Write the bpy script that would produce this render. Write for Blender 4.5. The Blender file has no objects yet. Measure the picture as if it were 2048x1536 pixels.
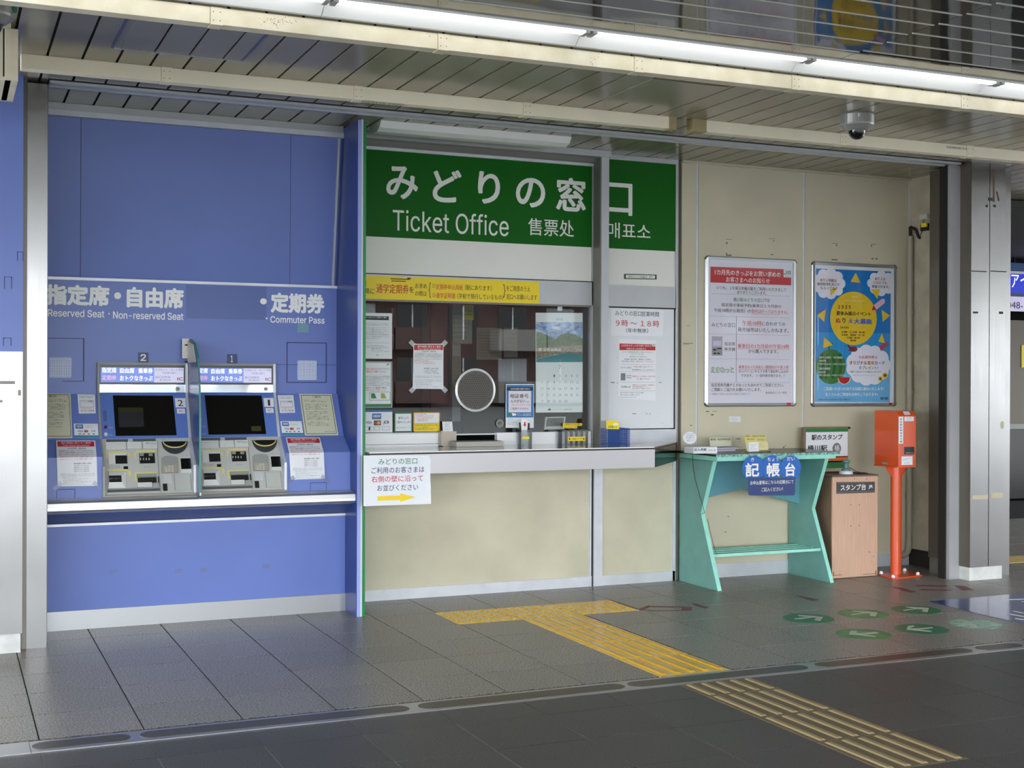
import bpy, math, random
from mathutils import Vector
random.seed(7)
C = bpy.context.scene
# ------------------------------------------------------------------ camera, world, exposure
CF, CYAW, CPITCH, CROLL, CH = 2590.52, 23.61567, -0.17224, 0.19285, 1.4263
_y, _p, _r = [math.radians(a) for a in (CYAW, CPITCH, CROLL)]
FWD = Vector((math.sin(_y)*math.cos(_p), math.cos(_y)*math.cos(_p), math.sin(_p)))
_R0 = Vector((math.cos(_y), -math.sin(_y), 0)); _U0 = _R0.cross(FWD)
RT = _R0*math.cos(_r) + _U0*math.sin(_r); UP = -_R0*math.sin(_r) + _U0*math.cos(_r)
cam = bpy.data.cameras.new('camera'); camo = bpy.data.objects.new('camera', cam); C.collection.objects.link(camo)
from mathutils import Matrix
camo.matrix_world = Matrix(((RT.x, UP.x, -FWD.x, 0), (RT.y, UP.y, -FWD.y, 0), (RT.z, UP.z, -FWD.z, CH), (0, 0, 0, 1)))
cam.sensor_fit = 'HORIZONTAL'; cam.sensor_width = 36.0; cam.lens = CF/2048*36.0; cam.clip_start = 0.05; cam.clip_end = 300
C.camera = camo
C.view_settings.view_transform = 'Standard'; C.view_settings.look = 'None'; C.view_settings.gamma = 1.0
C.view_settings.use_curve_mapping = False
C.view_settings.exposure = 0.4
SKY, TUBE = 9.0, 3.2
w = bpy.data.worlds.new('sky'); C.world = w; w.use_nodes = True
nt = w.node_tree; nt.nodes.clear()
o_ = nt.nodes.new('ShaderNodeOutputWorld'); b_ = nt.nodes.new('ShaderNodeBackground'); b_.inputs[1].default_value = SKY
tc = nt.nodes.new('ShaderNodeTexCoord'); sx = nt.nodes.new('ShaderNodeSeparateXYZ'); rp = nt.nodes.new('ShaderNodeValToRGB')
nt.links.new(tc.outputs['Generated'], sx.inputs[0]); nt.links.new(sx.outputs['Z'], rp.inputs[0])
rp.color_ramp.elements[0].position = 0.0; rp.color_ramp.elements[0].color = (0.93, 0.96, 1, 1)
rp.color_ramp.elements[1].position = 0.7; rp.color_ramp.elements[1].color = (0.8, 0.89, 1, 1)
nt.links.new(rp.outputs[0], b_.inputs[0]); nt.links.new(b_.outputs[0], o_.inputs[0])

# ------------------------------------------------------------------ materials
def lin(h):
    h = h.lstrip('#'); v = [int(h[i:i+2], 16)/255 for i in (0, 2, 4)]
    return [c/12.92 if c <= 0.04045 else ((c+0.055)/1.055)**2.4 for c in v] + [1]
MATS = {}
def mat(key, col, rough=0.5, metal=0.0, var=0.0, vscale=3.0, bump=0.0, bscale=80.0, stretch=None, emit=0.0, spec=0.5, alpha=1.0,
        col2=None, streak=None, wave=0.0, coat=0.0):
    if key in MATS: return MATS[key]
    m = bpy.data.materials.new(key); m.use_nodes = True; t = m.node_tree; N = t.nodes; L = t.links
    p = N['Principled BSDF']; c = lin(col)
    p.inputs['Base Color'].default_value = c; p.inputs['Roughness'].default_value = rough; p.inputs['Metallic'].default_value = metal
    p.inputs['Specular IOR Level'].default_value = spec; p.inputs['Alpha'].default_value = alpha
    if coat: p.inputs['Coat Weight'].default_value = coat; p.inputs['Coat Roughness'].default_value = 0.08
    if emit: p.inputs['Emission Color'].default_value = c; p.inputs['Emission Strength'].default_value = emit
    def noise(scale, st=None, det=5):
        g = N.new('ShaderNodeNewGeometry'); mp = N.new('ShaderNodeMapping'); n = N.new('ShaderNodeTexNoise')
        L.new(g.outputs['Position'], mp.inputs[0]); L.new(mp.outputs[0], n.inputs['Vector'])
        if st: mp.inputs['Scale'].default_value = st
        n.inputs['Scale'].default_value = scale; n.inputs['Detail'].default_value = det; return n
    if var or col2:
        n = noise(vscale, streak); r = N.new('ShaderNodeValToRGB'); L.new(n.outputs[0], r.inputs[0])
        r.color_ramp.elements[0].position = 0.35; r.color_ramp.elements[1].position = 0.68
        if col2: a, b = c, lin(col2)
        else: a = [x*(1-var) for x in c[:3]]+[1]; b = [min(1, x*(1+var)) for x in c[:3]]+[1]
        r.color_ramp.elements[0].color = a; r.color_ramp.elements[1].color = b
        L.new(r.outputs[0], p.inputs['Base Color'])
    if metal > 0.5:
        n = noise(6, stretch or (1, 1, 1)); mr = N.new('ShaderNodeMapRange'); L.new(n.outputs[0], mr.inputs[0])
        mr.inputs['To Min'].default_value = max(0.02, rough-0.03); mr.inputs['To Max'].default_value = rough+0.04
        L.new(mr.outputs[0], p.inputs['Roughness'])
    last = None
    for (amt, sc, st, dist) in ((bump, bscale, stretch, 0.002), (wave, 2.2, None, 0.02)):
        if amt:
            n = noise(sc, st, 3 if dist < 0.01 else 1); bp = N.new('ShaderNodeBump'); bp.inputs['Strength'].default_value = amt; bp.inputs['Distance'].default_value = dist
            L.new(n.outputs[0], bp.inputs['Height'])
            if last: L.new(last.outputs[0], bp.inputs['Normal'])
            last = bp
    if last: L.new(last.outputs[0], p.inputs['Normal'])
    MATS[key] = m; return m
def glassmat(key, tint=(0.9, 0.93, 0.92), refl=1.0):
    if key in MATS: return MATS[key]
    m = bpy.data.materials.new(key); m.use_nodes = True; t = m.node_tree; t.nodes.clear(); N = t.nodes; L = t.links
    o = N.new('ShaderNodeOutputMaterial'); mx = N.new('ShaderNodeMixShader'); tr = N.new('ShaderNodeBsdfTransparent'); gl = N.new('ShaderNodeBsdfGlossy')
    fr = N.new('ShaderNodeFresnel'); fr.inputs[0].default_value = 1.5; gl.inputs['Roughness'].default_value = 0.0
    tr.inputs[0].default_value = (*tint, 1)
    mu = N.new('ShaderNodeMath'); mu.operation = 'MULTIPLY'; mu.inputs[1].default_value = refl; mu.use_clamp = True
    L.new(fr.outputs[0], mu.inputs[0]); L.new(mu.outputs[0], mx.inputs[0]); L.new(tr.outputs[0], mx.inputs[1]); L.new(gl.outputs[0], mx.inputs[2]); L.new(mx.outputs[0], o.inputs[0])
    MATS[key] = m; return m
def granite(key, a, b, rough):
    if key in MATS: return MATS[key]
    m = mat(key, a, rough); t = m.node_tree; N = t.nodes; L = t.links; p = N['Principled BSDF']
    g = N.new('ShaderNodeNewGeometry'); n = N.new('ShaderNodeTexNoise'); n.inputs['Scale'].default_value = 130; n.inputs['Detail'].default_value = 3
    n2 = N.new('ShaderNodeTexNoise'); n2.inputs['Scale'].default_value = 1.3; n2.inputs['Detail'].default_value = 4
    L.new(g.outputs['Position'], n.inputs['Vector']); L.new(g.outputs['Position'], n2.inputs['Vector'])
    r = N.new('ShaderNodeValToRGB'); r.color_ramp.elements[0].position = 0.36; r.color_ramp.elements[1].position = 0.66
    r.color_ramp.elements[0].color = lin(a); r.color_ramp.elements[1].color = lin(b); L.new(n.outputs[0], r.inputs[0])
    oi = N.new('ShaderNodeObjectInfo'); mr = N.new('ShaderNodeMapRange'); L.new(oi.outputs['Random'], mr.inputs[0]); mr.inputs['To Min'].default_value = 0.93; mr.inputs['To Max'].default_value = 1.06
    mr2 = N.new('ShaderNodeMapRange'); L.new(n2.outputs[0], mr2.inputs[0]); mr2.inputs['From Min'].default_value = 0.3; mr2.inputs['From Max'].default_value = 0.7; mr2.inputs['To Min'].default_value = 0.93; mr2.inputs['To Max'].default_value = 1.06
    mm = N.new('ShaderNodeMath'); mm.operation = 'MULTIPLY'; L.new(mr.outputs[0], mm.inputs[0]); L.new(mr2.outputs[0], mm.inputs[1])
    vm = N.new('ShaderNodeVectorMath'); vm.operation = 'SCALE'; L.new(r.outputs[0], vm.inputs[0]); L.new(mm.outputs[0], vm.inputs['Scale'])
    L.new(vm.outputs[0], p.inputs['Base Color'])
    bp = N.new('ShaderNodeBump'); bp.inputs['Strength'].default_value = 0.35; bp.inputs['Distance'].default_value = 0.002; L.new(n.outputs[0], bp.inputs['Height']); L.new(bp.outputs[0], p.inputs['Normal'])
    mr3 = N.new('ShaderNodeMapRange'); L.new(n2.outputs[0], mr3.inputs[0]); mr3.inputs['To Min'].default_value = rough-0.03; mr3.inputs['To Max'].default_value = rough+0.05; L.new(mr3.outputs[0], p.inputs['Roughness'])
    return m
STEEL = mat('brushed_steel', '8c8c8b', 0.25, 1.0, bump=0.01, bscale=20, stretch=(14, 14, 0.4), wave=0.15)
STEELH = mat('brushed_steel_horizontal', 'c4c4c6', 0.3, 1.0, wave=0.04)
ALU = mat('aluminium', 'b4b7b9', 0.42, 0.55, var=0.06)
ALUL = mat('light_aluminium', 'cfd3d8', 0.4, 0.3, var=0.06, vscale=8)
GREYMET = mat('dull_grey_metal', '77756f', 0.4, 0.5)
BLUE = mat('blue_laminate', '687cbe', 0.32, var=0.04, vscale=1.5, spec=0.3)
BLUEE = mat('blue_edge', '93a1dc', 0.4)
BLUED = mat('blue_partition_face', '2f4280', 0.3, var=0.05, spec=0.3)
MBLUE = mat('machine_blue', '5a78bc', 0.4, spec=0.3)
BLUEP = mat('blue_patch', '566aa6', 0.3, spec=0.3)
NAVY = mat('navy', '24396f', 0.4)
CREAM = mat('cream_wall_paint', 'c6bfa6', 0.5, var=0.05, vscale=2, bump=0.05, bscale=30)
CREAM2 = mat('cream_panel', 'cac5ac', 0.45, col2='b6b29a', vscale=2.2, bump=0.04, bscale=20)
PLASTER = mat('rough_plaster', 'a8a18c', 0.8, var=0.12, vscale=6, bump=1.0, bscale=120)
SLAT = mat('ceiling_slat_paint', '8d8772', 0.2, var=0.03, wave=0.05, coat=0.1)
DARK = mat('dark_gap', '1a1714', 0.8)
BLACK = mat('black_plastic', '0c0c0d', 0.3)
MIRRORC = mat('glossy_ceiling_panel', '6c6b66', 0.03, 0.75, wave=0.1)
LINEC = mat('pale_joint_strip', 'cfccc2', 0.5)
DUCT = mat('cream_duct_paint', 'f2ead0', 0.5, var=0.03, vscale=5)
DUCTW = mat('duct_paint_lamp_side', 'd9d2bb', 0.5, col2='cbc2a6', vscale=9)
CAPT = mat('yellowed_tape', 'a2936a', 0.5)
GREEN = mat('sign_green', '005c06', 0.4, spec=0.2)
GREENE = mat('green_partition_face', '1b7a43', 0.3)
WHITE = mat('white_print', 'e6e7e2', 0.5)
SIGNW = mat('sign_white_panel', 'e4e4dc', 0.35, var=0.02)
PAPER = mat('white_paper', 'dfe3e6', 0.45, var=0.015)
PAPERB = mat('beige_notice', 'c9cab0', 0.45)
YEL = mat('yellow_print', 'ecd11c', 0.4)
YELP = mat('yellow_tactile', 'e3bb50', 0.26, var=0.08, vscale=20, coat=0.2)
YELR = mat('yellow_tactile_relief', 'dba61c', 0.3)
TAN = mat('tan_tactile', '6f6248', 0.55, var=0.1, vscale=30)
TANR = mat('tan_tactile_relief', '9a8862', 0.5)
RED = mat('red_print', 'bd1f2e', 0.4)
REDT = mat('red_text', 'c2242e', 0.5)
INK = mat('black_ink', '16161c', 0.5)
INKB = mat('navy_ink', '1d2350', 0.5)
INKG = mat('green_ink', '1f7a3c', 0.5)
INKL = mat('grey_ink', '7c8088', 0.5)
SKYB = mat('poster_blue', '0f78c4', 0.4)
SKYL = mat('poster_light_blue', '6cb2e0', 0.4)
PYEL = mat('poster_yellow', 'e3c22a', 0.4)
PGRN = mat('poster_green', '3e7d3a', 0.4)
PGRD = mat('poster_dark_green', '235a2a', 0.4)
ORANGE = mat('orange_enamel', 'd4501e', 0.28, var=0.05, coat=0.3)
ORANGED = mat('orange_print', 'd2662a', 0.5)
TEAL = mat('teal_painted_wood', '6a9e95', 0.5, var=0.08, vscale=7, bump=0.15, bscale=25)
TEALL = mat('pale_teal_edge', '93d8c6', 0.5, var=0.06, vscale=14)
TEALB = mat('blue_teal_board', '5c98a4', 0.5, var=0.06)
DKWOOD = mat('dark_table_top', '2f241e', 0.25, var=0.2, vscale=20)
WORN = mat('worn_paint', '8fd0c2', 0.6, col2='2a1d18', vscale=60)
WOODF = mat('pale_wood_front', 'c9a58c', 0.5, var=0.08, vscale=6, streak=(18, 18, 1))
WOODS = mat('brown_wood_side', '7a6653', 0.5, var=0.15, vscale=6, streak=(18, 18, 1))
MGREY = mat('machine_grey', 'b3b6b0', 0.4, var=0.02)
MGREYD = mat('machine_grey_recess', '8f938e', 0.45)
MGREYW = mat('machine_pale_grey', 'c9cdc9', 0.4)
SCREEN = mat('dark_screen', '0a0a0b', 0.12)
LCDB = mat('backlit_blue_display', '7f94e0', 0.4, emit=0.3)
LCDW = mat('backlit_white_display', 'cfd0ea', 0.4, emit=0.3)
LCDT = mat('backlit_white_text', 'f2f4ff', 0.3, emit=0.8)
MIRROR = mat('mirror_strip', 'dfe6ec', 0.03, 1.0)
MIRRORW = mat('curved_mirror_strip', 'b4bcc2', 0.06, 1.0, wave=0.8)
YLINE = mat('yellow_guide_line', 'd9cd74', 0.5)
PLINTH = mat('pale_stone_plinth', 'c8c9c5', 0.5, var=0.1, vscale=14)
INNER = granite('granite_tile', '3d3a36', 'a8a297', 0.33)
OUTER = granite('dark_floor_tile', '363432', '565450', 0.45)
GROUT = mat('grout', '2a2826', 0.7)
GROUTL = mat('pale_grout', '8f8b82', 0.7)
RUBBER = mat('brown_rubber_inlay', '3b3428', 0.35)
LAMPW = mat('white_lamp_housing', 'eceeed', 0.35)
TUBEM = mat('lit_tube', 'ffffff', 0.3, emit=TUBE)
CLEAR = glassmat('clear_acrylic', (0.85, 0.87, 0.88), 1.3)
GLASS = glassmat('window_glass', (0.96, 0.98, 0.97), 1.0)
SMOKED = mat('smoked_dome', '050506', 0.05, coat=0.5)
CAMG = mat('grey_camera_housing', '9b9c98', 0.35, 0.4)
BASK = mat('blue_plastic_basket', '2b56a0', 0.4)
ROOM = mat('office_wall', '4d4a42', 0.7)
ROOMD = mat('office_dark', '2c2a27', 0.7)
PIPE = mat('painted_pipe', '98917e', 0.5)

# ------------------------------------------------------------------ geometry helpers
LOC = {}
def link(o, parent=None):
    C.collection.objects.link(o)
    if parent is not None: o.parent = parent
    return o
def wloc(o):
    v = Vector((0, 0, 0))
    while o is not None: v = v + o.location; o = o.parent
    return v
def tag(o, label=None, cat=None, group=None, kind=None):
    if label: o['label'] = label
    if cat: o['category'] = cat
    if group: o['group'] = group
    if kind: o['kind'] = kind
    return o
def thing(name, label, cat, loc, group=None):
    o = bpy.data.objects.new(name, None); o.empty_display_size = 0.05; o.location = loc; link(o); return tag(o, label, cat, group)
def struct(name, loc=(0, 0, 0)):
    o = bpy.data.objects.new(name, None); o.location = loc; link(o); o['kind'] = 'structure'; return o
TINY = {'tape_residue', 'small_print', 'yellow_guide_line', 'rivet', 'screw', 'key', 'coin_guide', 'mesh', 'black_mark', 'old_tape_mark', 'screw_mark', 'printed_line', 'melon_stripe', 'picture_slot', 'hatch_seam', 'panel_seam', 'ink_smudge', 'white_print', 'ruled_line', 'plug', 'contents', 'door_outline', 'pipe_clip', 'clear_tape', 'red_underline'}
class MB:
    def __init__(s): s.v = []; s.f = []
    def add(s, vs, fs):
        n = len(s.v); s.v += [tuple(v) for v in vs]; s.f += [tuple(i+n for i in f) for f in fs]; return s
    def box(s, x0, x1, y0, y1, z0, z1):
        x0, x1 = sorted((x0, x1)); y0, y1 = sorted((y0, y1)); z0, z1 = sorted((z0, z1))
        return s.add([(x, y, z) for z in (z0, z1) for (x, y) in ((x0, y0), (x1, y0), (x1, y1), (x0, y1))],
                     [(3, 2, 1, 0), (4, 5, 6, 7), (0, 1, 5, 4), (1, 2, 6, 5), (2, 3, 7, 6), (3, 0, 4, 7)])
    def prism(s, ps, vec):
        n = len(ps); ps = [Vector(p) for p in ps]; vec = Vector(vec)
        nm = Vector((0, 0, 0))
        for i in range(n): nm += ps[i].cross(ps[(i+1) % n])
        if nm.dot(vec) < 0: ps = ps[::-1]
        return s.add(ps+[p+vec for p in ps], [tuple(range(n))[::-1], tuple(range(n, 2*n))] + [(i, (i+1) % n, n+(i+1) % n, n+i) for i in range(n)])
    def cyl(s, p0, p1, r0, r1=None, n=16):
        r1 = r0 if r1 is None else r1; p0, p1 = Vector(p0), Vector(p1); d = (p1-p0).normalized()
        a = d.orthogonal().normalized(); b = d.cross(a)
        vs = [p0+(a*math.cos(t)+b*math.sin(t))*r0 for t in [2*math.pi*i/n for i in range(n)]] + [p1+(a*math.cos(t)+b*math.sin(t))*r1 for t in [2*math.pi*i/n for i in range(n)]]
        return s.add(vs, [tuple(range(n))[::-1], tuple(range(n, 2*n))] + [(i, (i+1) % n, n+(i+1) % n, n+i) for i in range(n)])
    def tube(s, pts, r, n=8):
        pts = [Vector(p) for p in pts]
        for i in range(len(pts)-1): s.cyl(pts[i], pts[i+1], r, n=n)
        return s
    def lathe(s, c, prof, n=24):
        c = Vector(c); vs = []; fs = []
        for (r, z) in prof: vs += [c+Vector((r*math.cos(2*math.pi*i/n), r*math.sin(2*math.pi*i/n), z)) for i in range(n)]
        for k in range(len(prof)-1): fs += [(k*n+i, k*n+(i+1) % n, (k+1)*n+(i+1) % n, (k+1)*n+i) for i in range(n)]
        return s.add(vs, fs)
    def build(s, name, m, parent=None, kind=None, label=None, bevel=0, smooth=False):
        me = bpy.data.meshes.new(name)
        if parent is None:
            xs = [v[0] for v in s.v]; ys = [v[1] for v in s.v]; zs = [v[2] for v in s.v]
            L = Vector(((min(xs)+max(xs))/2, (min(ys)+max(ys))/2, min(zs))); o = bpy.data.objects.new(name, me); o.location = L
        else:
            L = wloc(parent); o = bpy.data.objects.new(name, me)
        if kind is None and name in TINY and parent is not None: kind = 'stuff'
        me.from_pydata([tuple(Vector(v)-L) for v in s.v], [], s.f); me.materials.append(m); link(o, parent)
        if smooth: me.shade_smooth()
        if bevel:
            b = o.modifiers.new('b', 'BEVEL'); b.width = bevel; b.segments = 2; b.limit_method = 'ANGLE'
        if kind: o['kind'] = kind
        if label: o['label'] = label
        return o
def box(name, m, parent, x0, x1, y0, y1, z0, z1, **k): return MB().box(x0, x1, y0, y1, z0, z1).build(name, m, parent, **k)

TEXTS = []
import os
def sans():
    try:
        p = os.path.join(bpy.utils.system_resource('DATAFILES'), 'fonts', 'Inter.woff2')
        return bpy.data.fonts.load(p) if os.path.exists(p) else None
    except Exception: return None
SANS = sans()
class Surf:
    """a plane in the place (origin o, axes U right and V up) read through the photograph's pixels"""
    def __init__(s, o, U, V, view=(0, 0, 1), sh=(0, 0, 0)):
        s.sh = Vector(sh); s.o = Vector(o); s.U = Vector(U).normalized(); s.V = Vector(V).normalized(); s.N = s.U.cross(s.V); s.w = view
    def view(s, x0, y0, sc): return Surf(s.o, s.U, s.V, (x0, y0, sc), s.sh)
    def off(s, d): return Surf(s.o+s.N*d, s.U, s.V, s.w, s.sh)
    def uv(s, x, y):
        x = s.w[0]+x/s.w[2]; y = s.w[1]+y/s.w[2]
        d = FWD*CF + RT*(x-1024) + UP*(768-y); c = Vector((0, 0, CH)); t = (s.o-c).dot(s.N)/d.dot(s.N); q = c+d*t-s.o
        return q.dot(s.U), q.dot(s.V)
    def P(s, u, v, n=0): return s.o+s.sh+s.U*u+s.V*v+s.N*n
    def pt(s, x, y, n=0): return s.P(*s.uv(x, y), n)
    def rect(s, x0, y0, x1, y1, d0, d1, mb=None):      # top-left pixel, bottom-right pixel, depth range along the normal
        u0, v1 = s.uv(x0, y0); u1, v0 = s.uv(x1, y1)
        if abs(x1-x0) > 12*abs(y1-y0): v0 = s.uv(x0, y1)[1]      # a thin level line keeps its thickness
        return s.rectuv(u0, v0, u1, v1, d0, d1, mb)
    def rectuv(s, u0, v0, u1, v1, d0, d1, mb=None):
        mb = mb or MB(); return mb.prism([s.P(u0, v0, d0), s.P(u1, v0, d0), s.P(u1, v1, d0), s.P(u0, v1, d0)], s.N*(d1-d0))
    def poly(s, pts, d0, d1, mb=None):
        mb = mb or MB(); return mb.prism([s.pt(x, y, d0) for x, y in pts], s.N*(d1-d0))
    def ell(s, x0, y0, x1, y1, d0, d1, mb=None, n=28, a0=0, a1=360):
        u0, v1 = s.uv(x0, y0); u1, v0 = s.uv(x1, y1); cu, cv, ru, rv = (u0+u1)/2, (v0+v1)/2, abs(u1-u0)/2, abs(v1-v0)/2
        mb = mb or MB(); full = a1-a0 >= 360; k = n if full else n+1
        return mb.prism([s.P(cu+ru*math.cos(math.radians(a0+(a1-a0)*i/n)), cv+rv*math.sin(math.radians(a0+(a1-a0)*i/n)), d0) for i in range(k)], s.N*(d1-d0))
    def T(s, txt, x0, y0, x1, h, m, parent, bold=0.0, d=0.001, res=2, name='lettering', rot=0):
        u0, v = s.uv(x0, y0); u1, _ = s.uv(x1, y0); _, va = s.uv(x0, y0-h/2); _, vb = s.uv(x0, y0+h/2)
        TEXTS.append((txt, bold, res, (s, u0, u1, v, va-vb, d, rot), m, parent, name))
def flushtexts():
    cur = {}
    for (txt, bold, res, fr, m, parent, name) in TEXTS:
        k = (txt, res)
        if k not in cur:
            f = bpy.data.curves.new('t', 'FONT'); f.body = txt; f.resolution_u = res; f.size = 1; f.fill_mode = 'FRONT' if hasattr(f, 'fill_mode') else f.fill_mode
            f.dimensions = '2D'; f.fill_mode = 'BOTH'
            if SANS and res >= 3 and all(ord(ch) < 256 for ch in txt): f.font = SANS
            ob = bpy.data.objects.new('t', f); C.collection.objects.link(ob); cur[k] = ob
    bpy.context.view_layer.update(); dg = bpy.context.evaluated_depsgraph_get(); geo = {}
    for k, ob in cur.items():
        if SANS and ob.data.font == SANS:
            from mathutils.geometry import interpolate_bezier as ib
            cu_ = ob.to_curve(dg); loops = []
            for sp_ in cu_.splines:
                P_ = sp_.bezier_points; L_ = []
                for i in range(len(P_)):
                    a_, b_ = P_[i], P_[(i+1) % len(P_)]; L_ += [Vector((q.x, q.y, 0)) for q in ib(a_.co, a_.handle_right, b_.handle_left, b_.co, 7)[:-1]]
                if len(L_) > 2: loops.append(L_)
            ob.to_curve_clear()
            from mathutils.geometry import delaunay_2d_cdt as cdt
            v2 = [q.xy for L_ in loops for q in L_]; e2 = []; n0 = 0
            for L_ in loops: e2 += [(n0+i, n0+(i+1) % len(L_)) for i in range(len(L_))]; n0 += len(L_)
            ov, oe, of = cdt(v2, e2, [], 0, 1e-5)[:3]
            def wind(p_):
                w_ = 0
                for L_ in loops:
                    for i in range(len(L_)):
                        a_, b_ = L_[i-1], L_[i]
                        if (a_.y > p_.y) != (b_.y > p_.y) and p_.x < (b_.x-a_.x)*(p_.y-a_.y)/(b_.y-a_.y)+a_.x: w_ += 1 if b_.y > a_.y else -1
                return w_
            vs = [Vector((q.x, q.y, 0)) for q in ov]; fs = [tuple(t3) for t3 in of if wind(sum((ov[i] for i in t3), Vector((0, 0)))/len(t3)) != 0]
            geo[k] = (vs, fs); continue
        me = bpy.data.meshes.new_from_object(ob.evaluated_get(dg)); vs = [v.co.copy() for v in me.vertices]; fs = [tuple(p.vertices) for p in me.polygons]; bpy.data.meshes.remove(me)
        geo[k] = (vs, fs)
    for ob in cur.values(): f = ob.data; bpy.data.objects.remove(ob); bpy.data.curves.remove(f)
    acc = {}
    for (txt, bold, res, (s, u0, u1, v, h, d, rot), m, parent, name) in TEXTS:
        vs, fs = geo[(txt, res)]
        if not vs: continue
        xa = min(q.x for q in vs); xb = max(q.x for q in vs); ya = min(q.y for q in vs); yb = max(q.y for q in vs)
        key = (parent.name, m.name, name); mb, _, _, _ = acc.setdefault(key, (MB(), m, parent, name))
        cr, sr = math.cos(rot), math.sin(rot); uc = (u0+u1)/2
        bw = bold*(yb-ya); ku = (u1-u0)/max(xb-xa+2*bw, 1e-6); kv = h/max(yb-ya+2*bw, 1e-6); e = min(ku, kv)*bw
        if bold <= 0: st = [(0, 0)]
        elif res >= 3: st = [(e*math.cos(math.pi*k/4), e*math.sin(math.pi*k/4)) for k in range(8)]
        else: st = [(-e, -e*.5), (e, -e*.5), (-e, e*.5), (e, e*.5)] if bold > 0.02 else [(-e, 0), (e, 0)]
        for n_, (du, dv) in enumerate(st):
            out = []
            for q in vs:
                a = (q.x-(xa+xb)/2)*ku+du; b = (q.y-(ya+yb)/2)*kv+dv
                out.append(s.P(uc+a*cr-b*sr, v+a*sr+b*cr, d+n_*0.00002))
            mb.add(out, fs)
    for mb, m, parent, name in acc.values(): mb.build(name, m, parent)
def FY(y, view=(0, 0, 1)): return Surf((0, y, 0), (1, 0, 0), (0, 0, 1), view)
FLOOR = Surf((0, 0, 0), (1, 0, 0), (0, 1, 0))
def CEIL(z): return Surf((0, 0, z), (1, 0, 0), (0, -1, 0))
def yz(pa, pb, view=(0, 0, 1)):      # plane through two (Y, Z) points, top first
    return Surf((0, pb[0], pb[1]), (1, 0, 0), (0, pa[0]-pb[0], pa[1]-pb[1]), view)
WY = 8.0
W = FY(WY)
def X(px, y=WY, py=768): return FY(y).uv(px, py)[0]
def Zz(px, py, y=WY): return FY(y).uv(px, py)[1]
# ================================================================== SETTING
# ---- floors: granite tiles inside the rail, dark tiles outside
TP = 0.4027
fl = struct('floor', (3, 6.6, 0))
box('bed', GROUT, fl, -6, 16, 5.4, 14, -0.06, -0.004)
tb = None
def tile(parent, x0, x1, y0, y1, m, proto, dz=0.0):
    if proto is None:
        g = 0.0032; me = MB().box(g, x1-x0-g, g, y1-y0-g, -0.02, 0).build('tile', m, None); proto = me.data
        bpy.data.objects.remove(me)
        L = Vector(((x1-x0)/2, (y1-y0)/2, -0.02))
        proto.transform(Matrix.Translation(L))
    o = bpy.data.objects.new('tile', proto); o.location = Vector((x0, y0, dz))-wloc(parent); link(o, parent); return proto
ipro = None
for i in range(-1, 26):
    for j in range(0, 12):
        x0 = 0.341-TP+i*TP; y0 = 5.433+j*TP
        if y0 > 8.0 and x0 < 6.9: continue
        if x0 > 8.6 and y0 < 6.5: continue
        if abs(x0-(3.153)) < 0.1 and y0 < 7.4: continue
        if j == 4 and 2.6 < x0 < 3.9: continue
        if j > 6 and x0 < 6.9: continue
        ipro = tile(fl, x0, x0+TP, y0, y0+TP, INNER, ipro, random.uniform(-0.0004, 0.0004))
MB().box(-6, 0.341-TP, 5.41, 14, -0.02, 0).box(8.8+0.0, 16, 5.41, 6.6, -0.02, 0).build('distant_paving', INNER, fl, kind='stuff')
flo = struct('floor.001', (3, 4, 0))
box('bed', GROUTL, flo, -12, 24, -4.0, 5.24, -0.06, -0.002)
opro = None
for i in range(-5, 12):
    for j in range(1, 6):
        x0 = 1.943+i*0.403; y0 = 5.0+0.403*1-j*0.403
        if abs(x0-3.152) < 0.1: continue
        y1 = min(y0+0.403, 5.24)
        if j == 1:
            MB().box(x0+0.0015, x0+0.4015, y0+0.0015, 5.238, -0.02, 0).build('tile', OUTER, flo)
        else: opro = tile(flo, x0, x0+0.403, y0, y0+0.403, OUTER, opro, random.uniform(-0.0003, 0.0003))
MB().box(-12, -0.0725, -4, 5.238, -0.02, 0).box(6.779, 24, -4, 5.238, -0.02, 0).box(-0.0725, 6.779, -4, 3.386, -0.02, 0).box(3.152, 3.555, 3.386, 3.8, -0.02, 0).build('distant_paving', OUTER, flo, kind='stuff')
# tactile blocks: parts of the floors
def tactile(parent, x0, y0, sx_, sy_, kind, mb_, mr_, name='tactile_block'):
    b = MB().box(x0+0.002, x0+sx_-0.002, y0+0.002, y0+sy_-0.002, -0.02, 0.001).build(name, mb_, parent)
    r = MB()
    if kind == 'dots':
        for i in range(6):
            for j in range(6):
                cx = x0+sx_*(i+0.5)/6; cy = y0+sy_*(j+0.5)/6; r.cyl((cx, cy, 0.001), (cx, cy, 0.006), 0.016, 0.010, n=8)
    else:
        for i in range(5):
            r = MB(); cx = x0+sx_*(i+0.5)/5; a, c_ = 0.016, 0.010; ya, yb = y0+0.014, y0+sy_-0.014
            vs = [(cx-a, ya, 0.001), (cx+a, ya, 0.001), (cx+a, yb, 0.001), (cx-a, yb, 0.001), (cx-c_, ya+.008, 0.006), (cx+c_, ya+.008, 0.006), (cx+c_, yb-.008, 0.006), (cx-c_, yb-.008, 0.006)]
            r.add(vs, [(4, 5, 6, 7), (0, 1, 5, 4), (1, 2, 6, 5), (2, 3, 7, 6), (3, 0, 4, 7)]); r.build('raised_bar', mr_, b)
        return
    r.build('raised_dots', mr_, b, kind='stuff')
for k in range(3): tactile(fl, 2.741+TP*k, 7.043, TP, TP, 'dots', YELP, YELR)
for k in range(4): tactile(fl, 3.153, 7.043-0.4027*(k+1), 0.4, 0.4027, 'bars', YELP, YELR)
MB().box(3.155, 3.552, 5.403, 5.43, -0.02, 0.001).build('tactile_strip', YELP, fl)
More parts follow.
